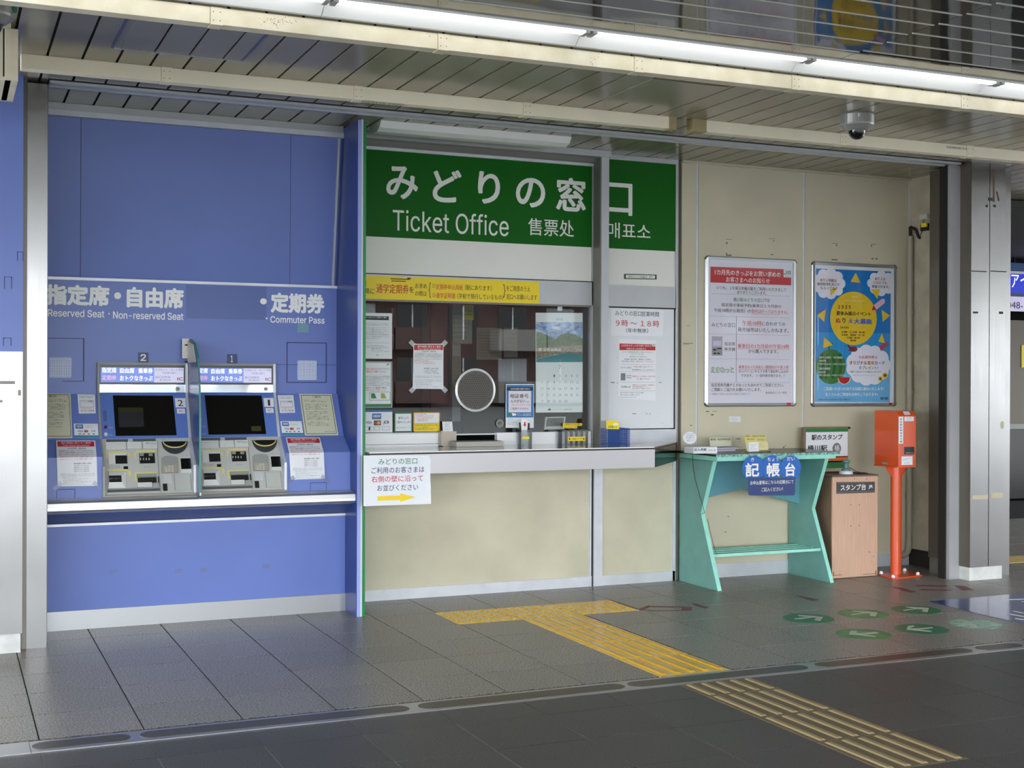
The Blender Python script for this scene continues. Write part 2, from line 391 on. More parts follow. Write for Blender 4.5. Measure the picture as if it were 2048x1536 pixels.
tactile(flo, 3.152, 5.0, 0.403, 0.238, 'bars', TAN, TANR)
for k in range(3): tactile(flo, 3.152, 5.0-0.403*(k+1), 0.403, 0.403, 'bars', TAN, TANR)
# steel threshold rail with oblong inlays
tr = struct('trim_1', (3, 5.3, 0))
yb, yf = 5.403, 5.24
MB().box(-6, X(60, 5.3, 1490), yf, yb, -0.02, 0.004).build('end_rail', STEELH, tr)
MB().box(X(61, 5.3, 1490), 9, yf, yb, -0.02, 0.003).build('rail', STEELH, tr)
for (a, ya_, b, yb_) in ((64, 1487, 256, 1470), (280, 1468, 811, 1414), (835, 1412, 1242, 1371), (1256, 1370, 1612, 1335), (1634, 1332, 1944, 1302), (1962, 1300, 2046, 1292)):
    x0 = FLOOR.uv(a, ya_)[0]; x1 = FLOOR.uv(b, yb_)[0]; pts = []
    for i in range(9): t = math.pi/2+math.pi*i/8; pts.append((x0+0.045+0.05*math.cos(t), 5.322+0.05*math.sin(t), 0.003))
    for i in range(9): t = -math.pi/2+math.pi*i/8; pts.append((x1-0.045+0.05*math.cos(t), 5.322+0.05*math.sin(t), 0.003))
    MB().prism(pts, (0, 0, 0.0015)).build('inlay', RUBBER, tr)

# ---- slatted ceiling, glossy front ceiling
ce = struct('ceiling', (3, 6.6, 3.0)); PITCH = 0.1625
box('backing', DARK, ce, -6, 14, 5.53, 13, 3.012, 3.05)
sp = None
for i in range(-6, 60):
    x0 = 0.448+i*PITCH; g = 0.009; ya = 5.54; yb_ = 8.02
    segs = [(ya, yb_)]
    if 0.70 < x0+0.08 < 1.36: segs = [(ya, 5.83), (6.41, yb_)]
    if 3.35 < x0+0.08 < 3.83: segs = [(ya, 5.88), (6.46, yb_)]
    if x0 > 6.9: segs = [(ya, 12)]
    for a, b in segs: MB().box(x0+g, x0+PITCH-g*0.4, a, b, 3.0, 3.011).build('slat', SLAT, ce)
# inspection hatches
box('slat', SLAT, ce, 1.342, 1.4205, 5.83, 6.41, 3.0, 3.011); box('slat', SLAT, ce, 3.834, 3.858, 5.88, 6.46, 3.0, 3.011)
h1 = MB()
for i in range(4):
    x0 = 0.448+(2+i)*PITCH-0.02; h1.box(max(0.742, x0+0.006), min(1.335, x0+PITCH-0.003), 5.845, 6.395, 2.997, 3.008)
h1.build('hatch_panel', SLAT, ce)
hf = MB(); a0, a1, c0, c1 = 0.735, 1.34, 5.838, 6.402
for q in ((a0-.004, a1+.004, c0-.004, c0+.002), (a0-.004, a1+.004, c1-.002, c1+.004)): hf.box(*q, 2.994, 3.0)
hf.build('hatch_rim', ALU, ce)
hs = MB()
for xx in (a0-.02, a1-.012): hs.box(xx, xx+0.012, c0, c1, 2.9965, 3.0)
hs.build('hatch_reflection_strip', mat('painted_blue_reflection', '46506e', 0.35), ce)  # blue strips paint the reflection along the hatch edges
box('hatch_panel', SLAT, ce, 3.37, 3.83, 5.89, 6.45, 2.996, 3.008)
# front glossy ceiling
cf = struct('ceiling.001', (3, 4, 3.04))
box('backing', DARK, cf, -12, 24, 1.4, 5.29, 3.052, 3.09)
ys = [5.302]+[5.14-0.175*k for k in range(0, 14)]
for k in range(len(ys)-1):
    for (xa, xb) in ((-4, 0.3), (0.304, 4.096), (4.1, 8.2)):
        dy = 0 if xa < 4 or k == 0 else -0.03
        MB().box(xa, xb, ys[k+1]+0.006+dy, ys[k]-0.006+dy, 3.04, 3.05).build('panel', MIRRORC, cf)
        MB().box(xa, xb, ys[k]-0.005+dy, ys[k]+0.005+dy, 3.0375, 3.05).build('joint_strip', LINEC, cf)
MB().box(-12, 24, -3.5, 2.7, 3.04, 3.05).box(8.2, 24, 2.7, 5.3, 3.04, 3.05).box(-12, -4, 2.7, 5.3, 3.04, 3.05).build('distant_panels', MIRRORC, cf, kind='stuff')
MB().box(-12, 24, -3.6, -3.4, 2.75, 3.6).build('fascia', GREYMET, cf)  # unseen fascia, hung low to keep sky light off the upper wall
# shutter slot rails along the ceiling
t2 = struct('trim_2', (3.5, 7.29, 2.98)); xr = 6.68
box('slot', DARK, t2, 0.49, 6.7, 7.2, 7.43, 2.9995, 3.0)
box('shutter_rail', ALUL, t2, 0.5, xr, 7.236, 7.29, 2.985, 2.9995)
box('shutter_rail', ALUL, t2, 0.5, xr, 7.325, 7.345, 2.982, 2.9995)
# beam ducts
def duct(x0, x1, yf_, z1, joints, name, label, depth=0.07, h=0.072):
    t = thing('cable_duct', label, 'duct', ((x0+x1)/2, yf_, z1-h), 'cable ducts under the ceiling')
    js = [x0]+joints+[x1]
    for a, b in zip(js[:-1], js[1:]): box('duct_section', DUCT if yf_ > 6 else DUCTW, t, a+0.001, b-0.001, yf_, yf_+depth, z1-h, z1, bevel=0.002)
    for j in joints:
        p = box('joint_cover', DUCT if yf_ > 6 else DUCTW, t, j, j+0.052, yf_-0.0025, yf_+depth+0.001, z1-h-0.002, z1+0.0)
        m = MB()
        for dx in (0.012, 0.040):
            for dz in (0.016, 0.052): m.cyl((j+dx, yf_-0.004, z1-h+dz), (j+dx, yf_-0.002, z1-h+dz), 0.0022, n=6)
        m.build('rivet', DARK, p)
    return t
xj = lambda px, py, y: FY(y).uv(px, py)[0]
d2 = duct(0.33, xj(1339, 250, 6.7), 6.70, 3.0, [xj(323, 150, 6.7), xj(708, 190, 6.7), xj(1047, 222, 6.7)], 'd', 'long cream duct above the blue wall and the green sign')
box('end_cap', CAPT, d2, xj(1339, 250, 6.7), xj(1353, 250, 6.7), 6.698, 6.772, 2.926, 3.0)
d3 = duct(xj(1413, 245, 6.7), 9.5, 6.70, 3.0, [xj(1681, 270, 6.7), xj(1934, 290, 6.7)], 'd', 'cream duct behind the dome camera, above the poster wall')
box('end_cap', CAPT, d3, xj(1386, 245, 6.7), xj(1413, 245, 6.7), 6.698, 6.772, 2.926, 3.0)
for px, py, par in ((729, 206, d2), (1898, 297, d3)):
    FY(6.7).T('防火区画 防煙 垂れ壁 固定 上部:空調配管用ダクト', px-5, py-3, px+85 if par is d2 else px+50, 4.5, INK, par, 0, 0.0015)
xq = lambda px, py: FY(5.53).uv(px, py)[0]
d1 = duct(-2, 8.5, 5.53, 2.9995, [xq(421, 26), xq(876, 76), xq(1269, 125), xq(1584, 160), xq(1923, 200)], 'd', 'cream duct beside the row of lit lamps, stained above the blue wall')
s = FY(5.53); m = MB(); rnd = random.Random(11)
for cx_, cy_, sp_, n_ in ((545, 42, 14, 46), (572, 44, 10, 22), (475, 14, 6, 14), (860, 72, 8, 8), (1192, 122, 8, 10)):
    for k in range(n_): a_, b_ = cx_+rnd.gauss(0, sp_), cy_+rnd.gauss(0, 6); r_ = rnd.uniform(.4, 1.2); s.ell(a_-r_, b_-r_, a_+r_, b_+r_, .0002, .0008, m, 6)
o_ = m.build('rust_speck', mat('rust_specks', '8a7448', .8), d1, kind='stuff')
# lit lamps along the duct
for k in range(-1, 4):
    x0 = 1.497+1.232*k
    t = thing('fluorescent_light', ['lit ceiling batten lamp cut by the top edge above the blue wall', 'lit ceiling batten lamp above the blue partition and the left of the green sign', 'lit ceiling batten lamp between the grey mullion and the first poster', 'lit ceiling batten lamp above the poster wall and dome camera', 'end of a lit ceiling batten lamp above the steel column'][k+1], 'lamp', (x0+0.6, 5.33, 3.0), 'row of lit ceiling lamps')
    m = MB().prism([(x0, y, z) for y, z in ((5.303, 3.09), (5.303, 3.03), (5.309, 3.03), (5.311, 3.075), (5.42, 3.075), (5.50, 3.008), (5.527, 3.008), (5.527, 3.09))], (1.228, 0, 0)); m.build('housing', LAMPW, t)
    MB().cyl((x0+0.03, 5.362, 3.052), (x0+1.198, 5.362, 3.052), 0.027, n=14).build('tube', TUBEM, t, smooth=False)
    for q_ in ((0.005, 0.028), (1.2, 1.223)): box('lamp_holder', MGREYD, t, x0+q_[0], x0+q_[1], 5.33, 5.40, 3.026, 3.076)
# unlit lamp above the green sign
cs = CEIL(2.99)
xa = Surf((0, 7.62, 0), (1, 0, 0), (0, 0, 1)).uv(752, 245)[0]; xb = FY(7.62).uv(1130, 275)[0]
t = thing('unlit_batten_light', 'unlit white wedge-shaped batten light just above the green sign', 'lamp', ((xa+xb)/2, 7.62, 2.94))
MB().prism([(xa, 7.52, 3.0), (xa, 7.55, 2.962), (xa, 7.60, 2.945), (xa, 7.68, 2.945), (xa, 7.73, 2.962), (xa, 7.76, 3.0)], (xb-xa, 0, 0)).build('housing', LAMPW, t)
FY(7.575).T('[注意]', 1108, 272, 1122, 5, INKL, t, 0.02, 0.02)

# ---- left: column, shutter post
c = struct('column', (0.1, 7.3, 0))
zl = Zz(10, 703, 7.19)
box('steel_cladding', STEEL, c, -0.5, 0.367, 7.19, 7.9, 0.10, zl)
box('blue_panel', BLUE, c, -0.5, 0.367, 7.188, 7.9, zl, 3.0)
box('plinth', PLINTH, c, -0.48, 0.36, 7.20, 7.9, 0, 0.10)
m = MB()
for a, b, c_, d in ((8, 553, 24, 578), (6, 675, 23, 692), (34, 503, 47, 522)):
    s = FY(7.188).off(0.0)
    for q in ((a, b, a+2, d), (c_-2, b, c_, d), (a, b, c_, b+2)): s.rect(*q, 0.0005, 0.001, m)
m.build('tape_residue', mat('old_tape_residue', '4b5478', 0.7), c)
m = MB(); s = FY(7.19); s.rect(0, 762, 30, 768, 0.0003, 0.001, m); s.rect(36, 780, 42, 791, 0.0003, 0.001, m); s.rect(0, 800, 5, 805, .0003, .001, m); m.build('paint_patch', mat('grey_patch', '8e8a84', 0.6), c)
s_ = struct('shutter_post', (0.44, 7.3, 0))
box('channel', STEEL, s_, 0.392, 0.492, 7.277, 7.345, 0.0, 2.985)
box('gap', GREYMET, s_, 0.367, 0.392, 7.285, 7.4, 0, 3.0)
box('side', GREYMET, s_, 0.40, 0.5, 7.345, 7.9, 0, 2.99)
# top-left capital box
bx = thing('duct_box', 'cream box fixed high on the column in the upper left corner', 'duct', (0.0, 6.15, 2.74))
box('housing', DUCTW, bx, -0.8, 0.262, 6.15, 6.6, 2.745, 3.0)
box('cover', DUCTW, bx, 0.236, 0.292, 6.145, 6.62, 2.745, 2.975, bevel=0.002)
box('seam', DARK, bx, 0.229, 0.236, 6.148, 6.3, 2.76, 2.972)

# ---- blue wall with ticket machine console (wall_left)
WL, WR = 0.50, 2.262
wl = struct('wall_left', (1.4, 7.8, 0))
box('lower_panel', BLUE, wl, WL, WR, 7.74, 7.78, 0.108, 0.588)
bb = MB().box(WL, WR, 7.728, 7.78, 0, 0.108).build('baseboard_left', mat('satin_steel_base', 'a2a5a6', 0.35, 0.9), None, kind='structure')
box('ledge_strip', ALUL, wl, WL, WR, 7.732, 7.78, 0.588, 0.602)
PR = [(7.74, 0.602), (7.60, 0.672), (7.60, 0.75), (7.63, 0.755), (7.637, 0.985), (7.78, 1.08), (7.92, 1.337), (7.945, 1.345)]
def profile(x0, x1, pts, back, m, name, parent):
    return MB().prism([(x0, y, z) for y, z in pts]+[(x0, back, pts[-1][1]), (x0, back, pts[0][1])], (x1-x0, 0, 0)).build(name, m, parent)
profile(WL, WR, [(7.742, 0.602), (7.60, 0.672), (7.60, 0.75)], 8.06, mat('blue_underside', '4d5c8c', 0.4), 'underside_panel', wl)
CON = [(7.63, 0.752), (7.637, 0.985), (7.78, 1.08), (7.92, 1.337)]
profile(WL, 0.812, CON, 8.06, BLUE, 'console_panel', wl)
profile(1.868, WR, CON, 8.06, BLUE, 'console_panel', wl)
profile(0.812, 1.868, [(7.74, 0.752), (7.86, 1.06), (7.97, 1.337)], 8.06, MBLUE, 'console_core', wl)
box('main_panel', BLUE, wl, WL, WR, 7.945, 8.06, 1.337, 2.004)
MB().prism([(WL, 7.97, 2.01), (WL, 7.83, 2.935), (WL, 8.06, 2.935), (WL, 8.06, 2.01)], (WR-WL, 0, 0)).build('upper_panel', BLUE, wl)
box('trim_strip', ALUL, wl, WL, WR, 7.935, 8.0, 2.001, 2.017)
box('header_strip', ALU, wl, WL, WR, 7.80, 8.06, 2.955, 2.999)
box('header_lip', ALUL, wl, WL, WR, 7.79, 7.84, 2.925, 2.956)
MB().prism([(WR-0.028, 7.958, 2.017), (WR-0.028, 7.818, 2.925), (WR-0.028, 7.85, 2.925), (WR-0.028, 7.99, 2.017)], (0.014, 0, 0)).build('corner_strip', ALU, wl)
UPS = yz((7.83, 2.935), (7.97, 2.01)); SEAM = mat('blue_seam', '2f3a62', 0.5)
MP = FY(7.945); C1 = yz((7.92, 1.337), (7.78, 1.08)); C2 = yz((7.78, 1.08), (7.637, 0.985)); C3 = yz((7.637, 0.985), (7.63, 0.752))
m = MB(); UPS.poly([(161.5, 226), (163, 226), (161.5, 553), (160, 553)], -0.001, 0.0006, m); UPS.poly([(581, 265), (582, 265), (580, 572), (579, 572)], -0.001, 0.0006, m); m.build('panel_seam', SEAM, wl)
m = MB()
MP.rect(96, 675.5, 167, 677, 0.0002, 0.001, m); MP.rect(166, 676, 168.5, 763, 0.0002, 0.001, m); MP.rect(125, 761.5, 168, 763, 0.0002, 0.001, m)
for q in ((573, 684, 575, 765), (651.5, 686, 653.5, 765), (573, 684, 653, 686), (573, 763.5, 653, 765.5), (551, 728.5, 672, 729.5)): MP.rect(*q, 0.0002, 0.001, m)
m.build('hatch_seam', SEAM, wl)
m = MB()
for q in ((114, 978.5, 150, 980), (113, 979, 114, 1001), (149, 979, 150.4, 1000)): C3.rect(*q, 0.0002, 0.001, m)
for q in ((620.5, 965, 652.5, 966.3), (620, 965, 621, 987), (652, 965, 653, 985)): C3.rect(*q, 0.0002, 0.001, m)
m.build('hatch_seam', SEAM, wl)
m = MB()
MP.rect(372, 569, 533, 640, 0.0001, 0.0005, m); m.build('blue_cover_film', BLUEP, wl)
m = MB(); MP.rect(595, 647, 617, 665, 0.0001, 0.0006, m); m.build('faded_sticker', mat('faded_green_blue', '6f9aa6', 0.5), wl)
LW = mat('wall_lettering', 'f0f3f1', 0.45)
vI = MP.view(0, 500, 4.876); vJ = MP.view(380, 500, 4.876)
vI.T('指定席', 440, 432, 1068, 205, LW, wl, 0.05, 0.0012, 3)
vI.ell(1113, 412, 1181, 480, 0.0008, 0.0014).build('lettering', LW, wl)
vI.T('自由席', 1235, 458, 1792, 205, LW, wl, 0.05, 0.0012, 3)
vI.T('Reserved Seat', 468, 612, 1018, 72, LW, wl, 0.025, 0.0012, 3); vI.T('Non-reserved Seat', 1102, 634, 1788, 72, LW, wl, 0.025, 0.0012, 3); vI.ell(1055, 614, 1071, 630, 0.0008, 0.0014).build('lettering', LW, wl)
vJ.ell(684, 470, 748, 532, 0.0008, 0.0014).build('lettering', LW, wl)
vJ.T('定期券', 785, 512, 1312, 200, LW, wl, 0.05, 0.0012, 3)
vJ.ell(738, 658, 756, 676, 0.0008, 0.0014).build('lettering', LW, wl)
vJ.T('Commuter Pass', 783, 676, 1312, 66, LW, wl, 0.025, 0.0012, 3)
# tape marks on the lower panel
m = MB(); s = FY(7.74)
for q in ((217, 1141, 234, 1144), (218, 1146, 226, 1148), (350, 1138, 365, 1141), (348, 1143, 364, 1145), (399, 1136, 415, 1140), (402, 1141, 414, 1144), (525, 1129, 540, 1136)): s.rect(*q, 0.0003, 0.001, m)
s.poly([(173.5, 1199), (174.5, 1199), (171, 1215), (170, 1215)], 0.0003, 0.001, m)
m.build('tape_residue', mat('blue_grey_residue', '6b74a0', 0.7), wl)
# speaker grilles: things set in the wall
def speaker(a, b, c_, d, nx, ny, label):
    g = thing('speaker_grille', label, 'speaker', MP.pt((a+c_)/2, d), 'perforated speaker grilles')
    MP.rect(a, b, c_, d, 0.0003, 0.001).build('perforated_field', NAVY, g)
    m = MB(); u0, v1 = MP.uv(a, b); u1, v0 = MP.uv(c_, d)
    for i in range(nx+1): xx = u0+(u1-u0)*i/nx; m.box(xx-0.0022, xx+0.0022, 7.9425, 7.944, v0, v1)
    for j in range(ny+1): zz = v0+(v1-v0)*j/ny; m.box(u0, u1, 7.943, 7.944, zz-0.0022, zz+0.0022)
    m.build('wire_grid', mat('pale_blue_grille', 'd4def4', 0.5), g, kind='stuff')
speaker(100, 716, 141.5, 754, 12, 12, 'square perforated speaker grille beside the steel post')
speaker(596, 722, 632, 759, 12, 12, 'square perforated speaker grille near the blue partition edge')
# steel ledge under the machines
t = thing('steel_ledge', 'rounded stainless steel ledge running under both ticket machines', 'ledge', ((WL+WR)/2, 7.56, 0.69))
pr = [(7.66, 0.752), (7.56, 0.752), (7.535, 0.748), (7.5225, 0.737), (7.517, 0.712), (7.517, 0.698), (7.524, 0.687), (7.545, 0.681), (7.66, 0.681)]
MB().prism([(WL-0.01, y, z) for y, z in pr], (WR-WL+0.008, 0, 0)).build('ledge', mat('satin_steel_ledge', 'e6e7e6', 0.42, 1.0), t)
box('back_rim', GREYMET, t, WL, WR, 7.612, 7.66, 0.752, 0.7545)

# ---- partition between the blue bay and the ticket office
pt_ = struct('partition', (2.3, 7.8, 0))
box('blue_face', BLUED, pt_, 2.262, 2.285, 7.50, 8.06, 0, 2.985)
box('blue_edge', BLUEE, pt_, 2.265, 2.286, 7.494, 7.502, 0.0, 2.985)
box('white_core', PAPER, pt_, 2.286, 2.298, 7.50, 8.1, 0, 2.99)
box('green_face', GREENE, pt_, 2.298, 2.316, 7.498, 8.1, 0, 2.975)
# ---- ticket office front (wall_middle), its window and the room behind it
wm = struct('wall_middle', (3.5, 8.0, 0)); WX0 = 2.318
XA, XB, XC, XD = X(1181.7), X(1187), X(1204), X(1350)
mb = MB(); mb.box(WX0, XA, 8.0, 8.05, 0.07, 0.97); mb.build('lower_panel', CREAM2, wm)
box('lower_panel', CREAM2, wm, XC, XD, 8.0, 8.05, 0.07, 0.97)
MB().box(WX0, X(1182, 8, 1170), 7.99, 8.05, 0, 0.071).build('baseboard_middle', ALUL, None, kind='structure')
MB().box(XC-0.002, XD, 7.99, 8.05, 0, 0.071).build('baseboard_middle', ALUL, None, kind='structure')
box('post', ALUL, wm, X(1186, 8, 1000), X(1203.5, 8, 1000), 7.985, 8.05, 0, 0.97)
box('post_gap', DARK, wm, X(1182, 8, 1000), X(1186, 8, 1000), 8.0, 8.05, 0, 0.97)
box('post', ALUL, wm, X(1178.5, 8, 1000), X(1182, 8, 1000), 7.992, 8.05, 0.07, 0.97)
box('post', ALUL, wm, X(1344.5, 8, 1000), X(1350, 8, 1000), 7.99, 8.05, 0, 0.97)
box('post_gap', GREYMET, wm, X(1350.5, 8, 800), X(1357, 8, 800), 8.0, 8.05, 0, 3.0)
box('post', ALU, wm, X(1350, 8, 500), X(1354.5, 8, 500), 7.99, 8.05, 0.99, 3.0)
box('post', ALU, wm, 4.11, 4.168, 7.88, 8.05, 0.99, 2.97)
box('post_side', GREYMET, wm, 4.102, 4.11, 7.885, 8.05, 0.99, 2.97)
box('post', ALU, wm, X(1182), X(1186.5), 7.99, 8.05, 0.99, 2.94)
box('header', ALU, wm, WX0, 4.18, 7.87, 8.05, 2.955, 2.999)
box('header', GREYMET, wm, WX0, 4.105, 7.93, 8.05, 2.925, 2.955)
box('header', ALUL, wm, WX0, 4.105, 7.985, 8.05, 2.905, 2.925)
box('header', ALU, wm, 4.168, XD, 7.985, 8.05, 2.965, 2.999)
z0 = Zz(950, 495); 
z1, z2, z3 = Zz(1181, 494.6), Zz(1181, 563), Zz(1181, 611)
box('white_band', SIGNW, wm, WX0, XA, 8.0, 8.05, z2, z1)
box('white_band', SIGNW, wm, 4.168, X(1350), 8.0, 8.05, Zz(1213, 569), z1)
box('transom', ALU, wm, WX0, XB, 7.99, 8.05, z3, z2)
box('transom', ALU, wm, 4.168, XD, 7.99, 8.05, Zz(1213, 613), Zz(1213, 569))
box('transom_line', DARK, wm, WX0, XB, 7.988, 8.0, z2-0.006, z2)
box('transom_line', DARK, wm, 4.168, XD, 7.988, 8.0, Zz(1213, 615), Zz(1213, 612.5))
box('white_board', PAPER, wm, 4.168, X(1347.5), 8.0, 8.05, Zz(1213, 858), Zz(1213, 615))
box('board_gap', DARK, wm, X(1347.5), X(1350), 7.995, 8.05, 0.99, Zz(1213, 613))
box('sill_strip', ALUL, wm, 4.168, X(1350), 7.985, 8.05, 0.985, Zz(1213, 860))
# sign boards
def sign(x0, x1, label):
    return thing('ticket_office_sign', label, 'sign', ((x0+x1)/2, 8.0, z1), 'green ticket office sign boards')
sg = sign(WX0, XA, 'wide green ticket office sign board with large white lettering')
box('board', GREEN, sg, WX0, XA, 7.996, 8.04, z1, 2.906)
sg2 = sign(4.168, X(1350), 'narrow green sign board right of the grey mullion, one square character')
box('board', GREEN, sg2, 4.168, X(1349.5), 7.996, 8.04, z1, 2.966)
S8 = FY(7.996); H = S8.view(700, 0, 2.926)
for ch, x0, yc, x1, h in (('み', 212, 1063, 398, 195), ('ど', 483, 1083, 652, 195), ('り', 748, 1095, 878, 190), ('の', 970, 1122, 1142, 175), ('窓', 1205, 1133, 1380, 198)):
    H.T(ch, x0, yc, x1, h, WHITE, sg, 0.028, 0.0015, 5)
H.T('口', 1488, 1160, 1652, 190, WHITE, sg2, 0.02, 0.0015, 5)
H.T('Ticket Office', 250, 1286, 928, 126, WHITE, sg, 0.004, 0.0015, 5)
H.T('售票处', 1042, 1325, 1310, 100, WHITE, sg, 0.004, 0.0015, 3)
H.T('매표소', 1506, 1345, 1758, 92, WHITE, sg2, 0.004, 0.0015, 3)
# window
wi = struct('window_1', (3.2, 8.0, 0.99))
zg0, zg1 = Zz(1100, 866), z3
MB().box(WX0, XB, 8.018, 8.024, zg0, zg1).build('pane', GLASS, wi)
box('track', ALUL, wi, WX0, XB, 8.0, 8.05, zg0-0.006, zg0+0.004)
box('top_track', GREYMET, wi, WX0, XB, 7.995, 8.05, zg1-0.012, zg1)
zt = Zz(800, 868)
box('sill_panel', mat('light_lifted_sill', 'f3f5f6', .4), wi, WX0, X(882), 7.985, 8.03, 0.992, zt)  # white lifted so the colour carries the light falling on the sill
box('sill_panel', mat('light_lifted_sill', 'f3f5f6', .4), wi, X(993), X(1180), 7.985, 8.03, 0.992, zt)
box('sill_groove', GREYMET, wi, WX0, X(882), 7.983, 7.985, 1.006, 1.009)
box('glass_channel', ALUL, wi, WX0, X(882), 7.98, 8.03, zt, zt+0.008)
# round speaking grille in the pane
g = thing('speaking_grille', 'round perforated speaking grille with a bright chrome ring in the window', 'grille', W.pt(951, 822))
E_ = FY(8.01).view(720, 540, 4.096); u0, v1 = E_.uv(778, 805); u1, v0 = E_.uv(1108, 1160); cx, cz, rx, rz = (u0+u1)/2, (v0+v1)/2, (u1-u0)/2, (v1-v0)/2; R_ = (rx+rz)/2
ring = MB(); n = 48
for i in range(n):
    for rr, yy in ((R_, 8.006), (R_-0.012, 8.0), (R_-0.016, 8.004), (R_-0.014, 8.012)):
        a = 2*math.pi*i/n; ring.v.append((cx+rr*math.cos(a), yy, cz+rr*math.sin(a)))
ring.f = [(4*i+k, 4*((i+1) % n)+k, 4*((i+1) % n)+(k+1) % 4, 4*i+(k+1) % 4) for i in range(n) for k in range(4)]
ring.build('chrome_ring', mat('chrome', 'f0f1f2', 0.35, 0.3), g, smooth=False)  # diffuse white put in for the reflections of the chrome
MB().cyl((cx, 8.013, cz), (cx, 8.011, cz), R_-0.013, n=48).build('perforated_disc', mat('clear_grey_disc', '54514a', 0.25), g)
m = MB(); st = 0.0165
for i in range(-12, 13):
    for j in range(-12, 13):
        x_ = (i+(j % 2)*0.5)*st; z_ = j*st*0.87
        if math.hypot(x_, z_) < R_-0.03: m.cyl((cx+x_, 8.0108, cz+z_), (cx+x_, 8.0103, cz+z_), 0.0042, n=6)
m.build('hole', INK, g, kind='stuff')

# office room behind the glass
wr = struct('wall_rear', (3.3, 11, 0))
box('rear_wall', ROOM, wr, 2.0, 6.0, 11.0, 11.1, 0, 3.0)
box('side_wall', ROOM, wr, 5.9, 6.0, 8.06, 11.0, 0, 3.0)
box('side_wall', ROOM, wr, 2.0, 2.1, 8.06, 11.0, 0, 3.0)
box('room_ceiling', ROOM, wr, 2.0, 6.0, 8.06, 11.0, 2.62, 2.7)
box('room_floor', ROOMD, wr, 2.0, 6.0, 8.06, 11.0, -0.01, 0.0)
for i, (px, w_, m_) in enumerate(((905, 0.07, ALU), (1065, 0.10, ROOMD), (845, 0.05, ROOMD))):
    x_ = FY(9.6).uv(px, 700)[0]; MB().box(x_, x_+w_, 9.6, 9.65, 0, 2.6).build('column', m_, None, kind='structure')
def inpaper(a, b, c_, d, y, m, label, lines=6, rot=0):
    s = FY(y); p = thing('pinned_paper', label, 'paper', s.pt((a+c_)/2, d), 'papers inside the ticket office'); s.rect(a, b, c_, d, 0, 0.002).build('sheet', m, p)
    q = MB()
    for k in range(lines):
        yy = b+(d-b)*(k+1.5)/(lines+2); s.rect(a+3, yy, c_-3-(k*7) % 6, yy+1.2, 0.002, 0.003, q)
    q.build('printed_line', INKL, p); return p
PB = mat('office_paper_dim', 'a39d8d', 0.6); PB2 = mat('office_paper_tan', 'a08a72', 0.6)
inpaper(905, 612, 944, 688, 9.5, PB, 'tan sheet hanging high behind the glass, right of the red headed notice')
inpaper(925, 610, 947, 640, 9.48, YEL, 'small yellow headed slip hanging behind the glass near the yellow banner', 2)
inpaper(904, 712, 922, 780, 9.5, PB2, 'narrow tan paper strip hanging behind the glass left of the grille')
inpaper(953, 655, 1003, 720, 9.9, PB, 'large timetable sheet behind the glass above the grille', 9)
inpaper(1008, 655, 1035, 715, 9.9, PB, 'grey notice sheet behind the glass above the blue bordered card', 5)
# cabinets, desk, chair, monitor inside
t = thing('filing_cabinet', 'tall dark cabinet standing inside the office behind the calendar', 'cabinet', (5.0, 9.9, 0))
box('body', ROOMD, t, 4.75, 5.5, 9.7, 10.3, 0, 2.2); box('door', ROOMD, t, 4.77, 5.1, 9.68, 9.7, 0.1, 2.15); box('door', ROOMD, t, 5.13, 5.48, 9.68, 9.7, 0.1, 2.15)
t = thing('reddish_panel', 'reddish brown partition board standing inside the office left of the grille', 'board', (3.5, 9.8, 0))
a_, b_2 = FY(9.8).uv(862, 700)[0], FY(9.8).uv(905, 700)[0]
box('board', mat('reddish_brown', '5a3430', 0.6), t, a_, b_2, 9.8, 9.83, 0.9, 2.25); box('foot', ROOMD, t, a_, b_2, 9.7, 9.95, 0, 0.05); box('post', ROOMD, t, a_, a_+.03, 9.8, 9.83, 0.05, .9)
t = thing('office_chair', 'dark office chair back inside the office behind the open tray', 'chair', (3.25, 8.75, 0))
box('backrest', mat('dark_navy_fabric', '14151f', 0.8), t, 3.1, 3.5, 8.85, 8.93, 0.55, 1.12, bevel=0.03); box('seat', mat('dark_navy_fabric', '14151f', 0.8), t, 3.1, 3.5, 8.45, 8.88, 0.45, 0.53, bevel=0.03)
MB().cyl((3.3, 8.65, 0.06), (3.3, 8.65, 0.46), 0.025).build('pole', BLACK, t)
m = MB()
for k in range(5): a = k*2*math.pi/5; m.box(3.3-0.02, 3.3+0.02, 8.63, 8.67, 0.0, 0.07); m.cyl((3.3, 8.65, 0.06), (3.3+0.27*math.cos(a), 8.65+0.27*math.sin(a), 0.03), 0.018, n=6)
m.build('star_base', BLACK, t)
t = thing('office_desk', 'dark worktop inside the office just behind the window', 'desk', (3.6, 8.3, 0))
box('worktop', ROOMD, t, 2.35, 5.2, 8.06, 8.42, 0.90, 0.94); box('apron', ROOMD, t, 2.4, 5.15, 8.08, 8.12, 0.1, 0.9); box('leg', ROOMD, t, 2.4, 2.45, 8.3, 8.4, 0, .9); box('leg', ROOMD, t, 5.1, 5.15, 8.3, 8.4, 0, .9)

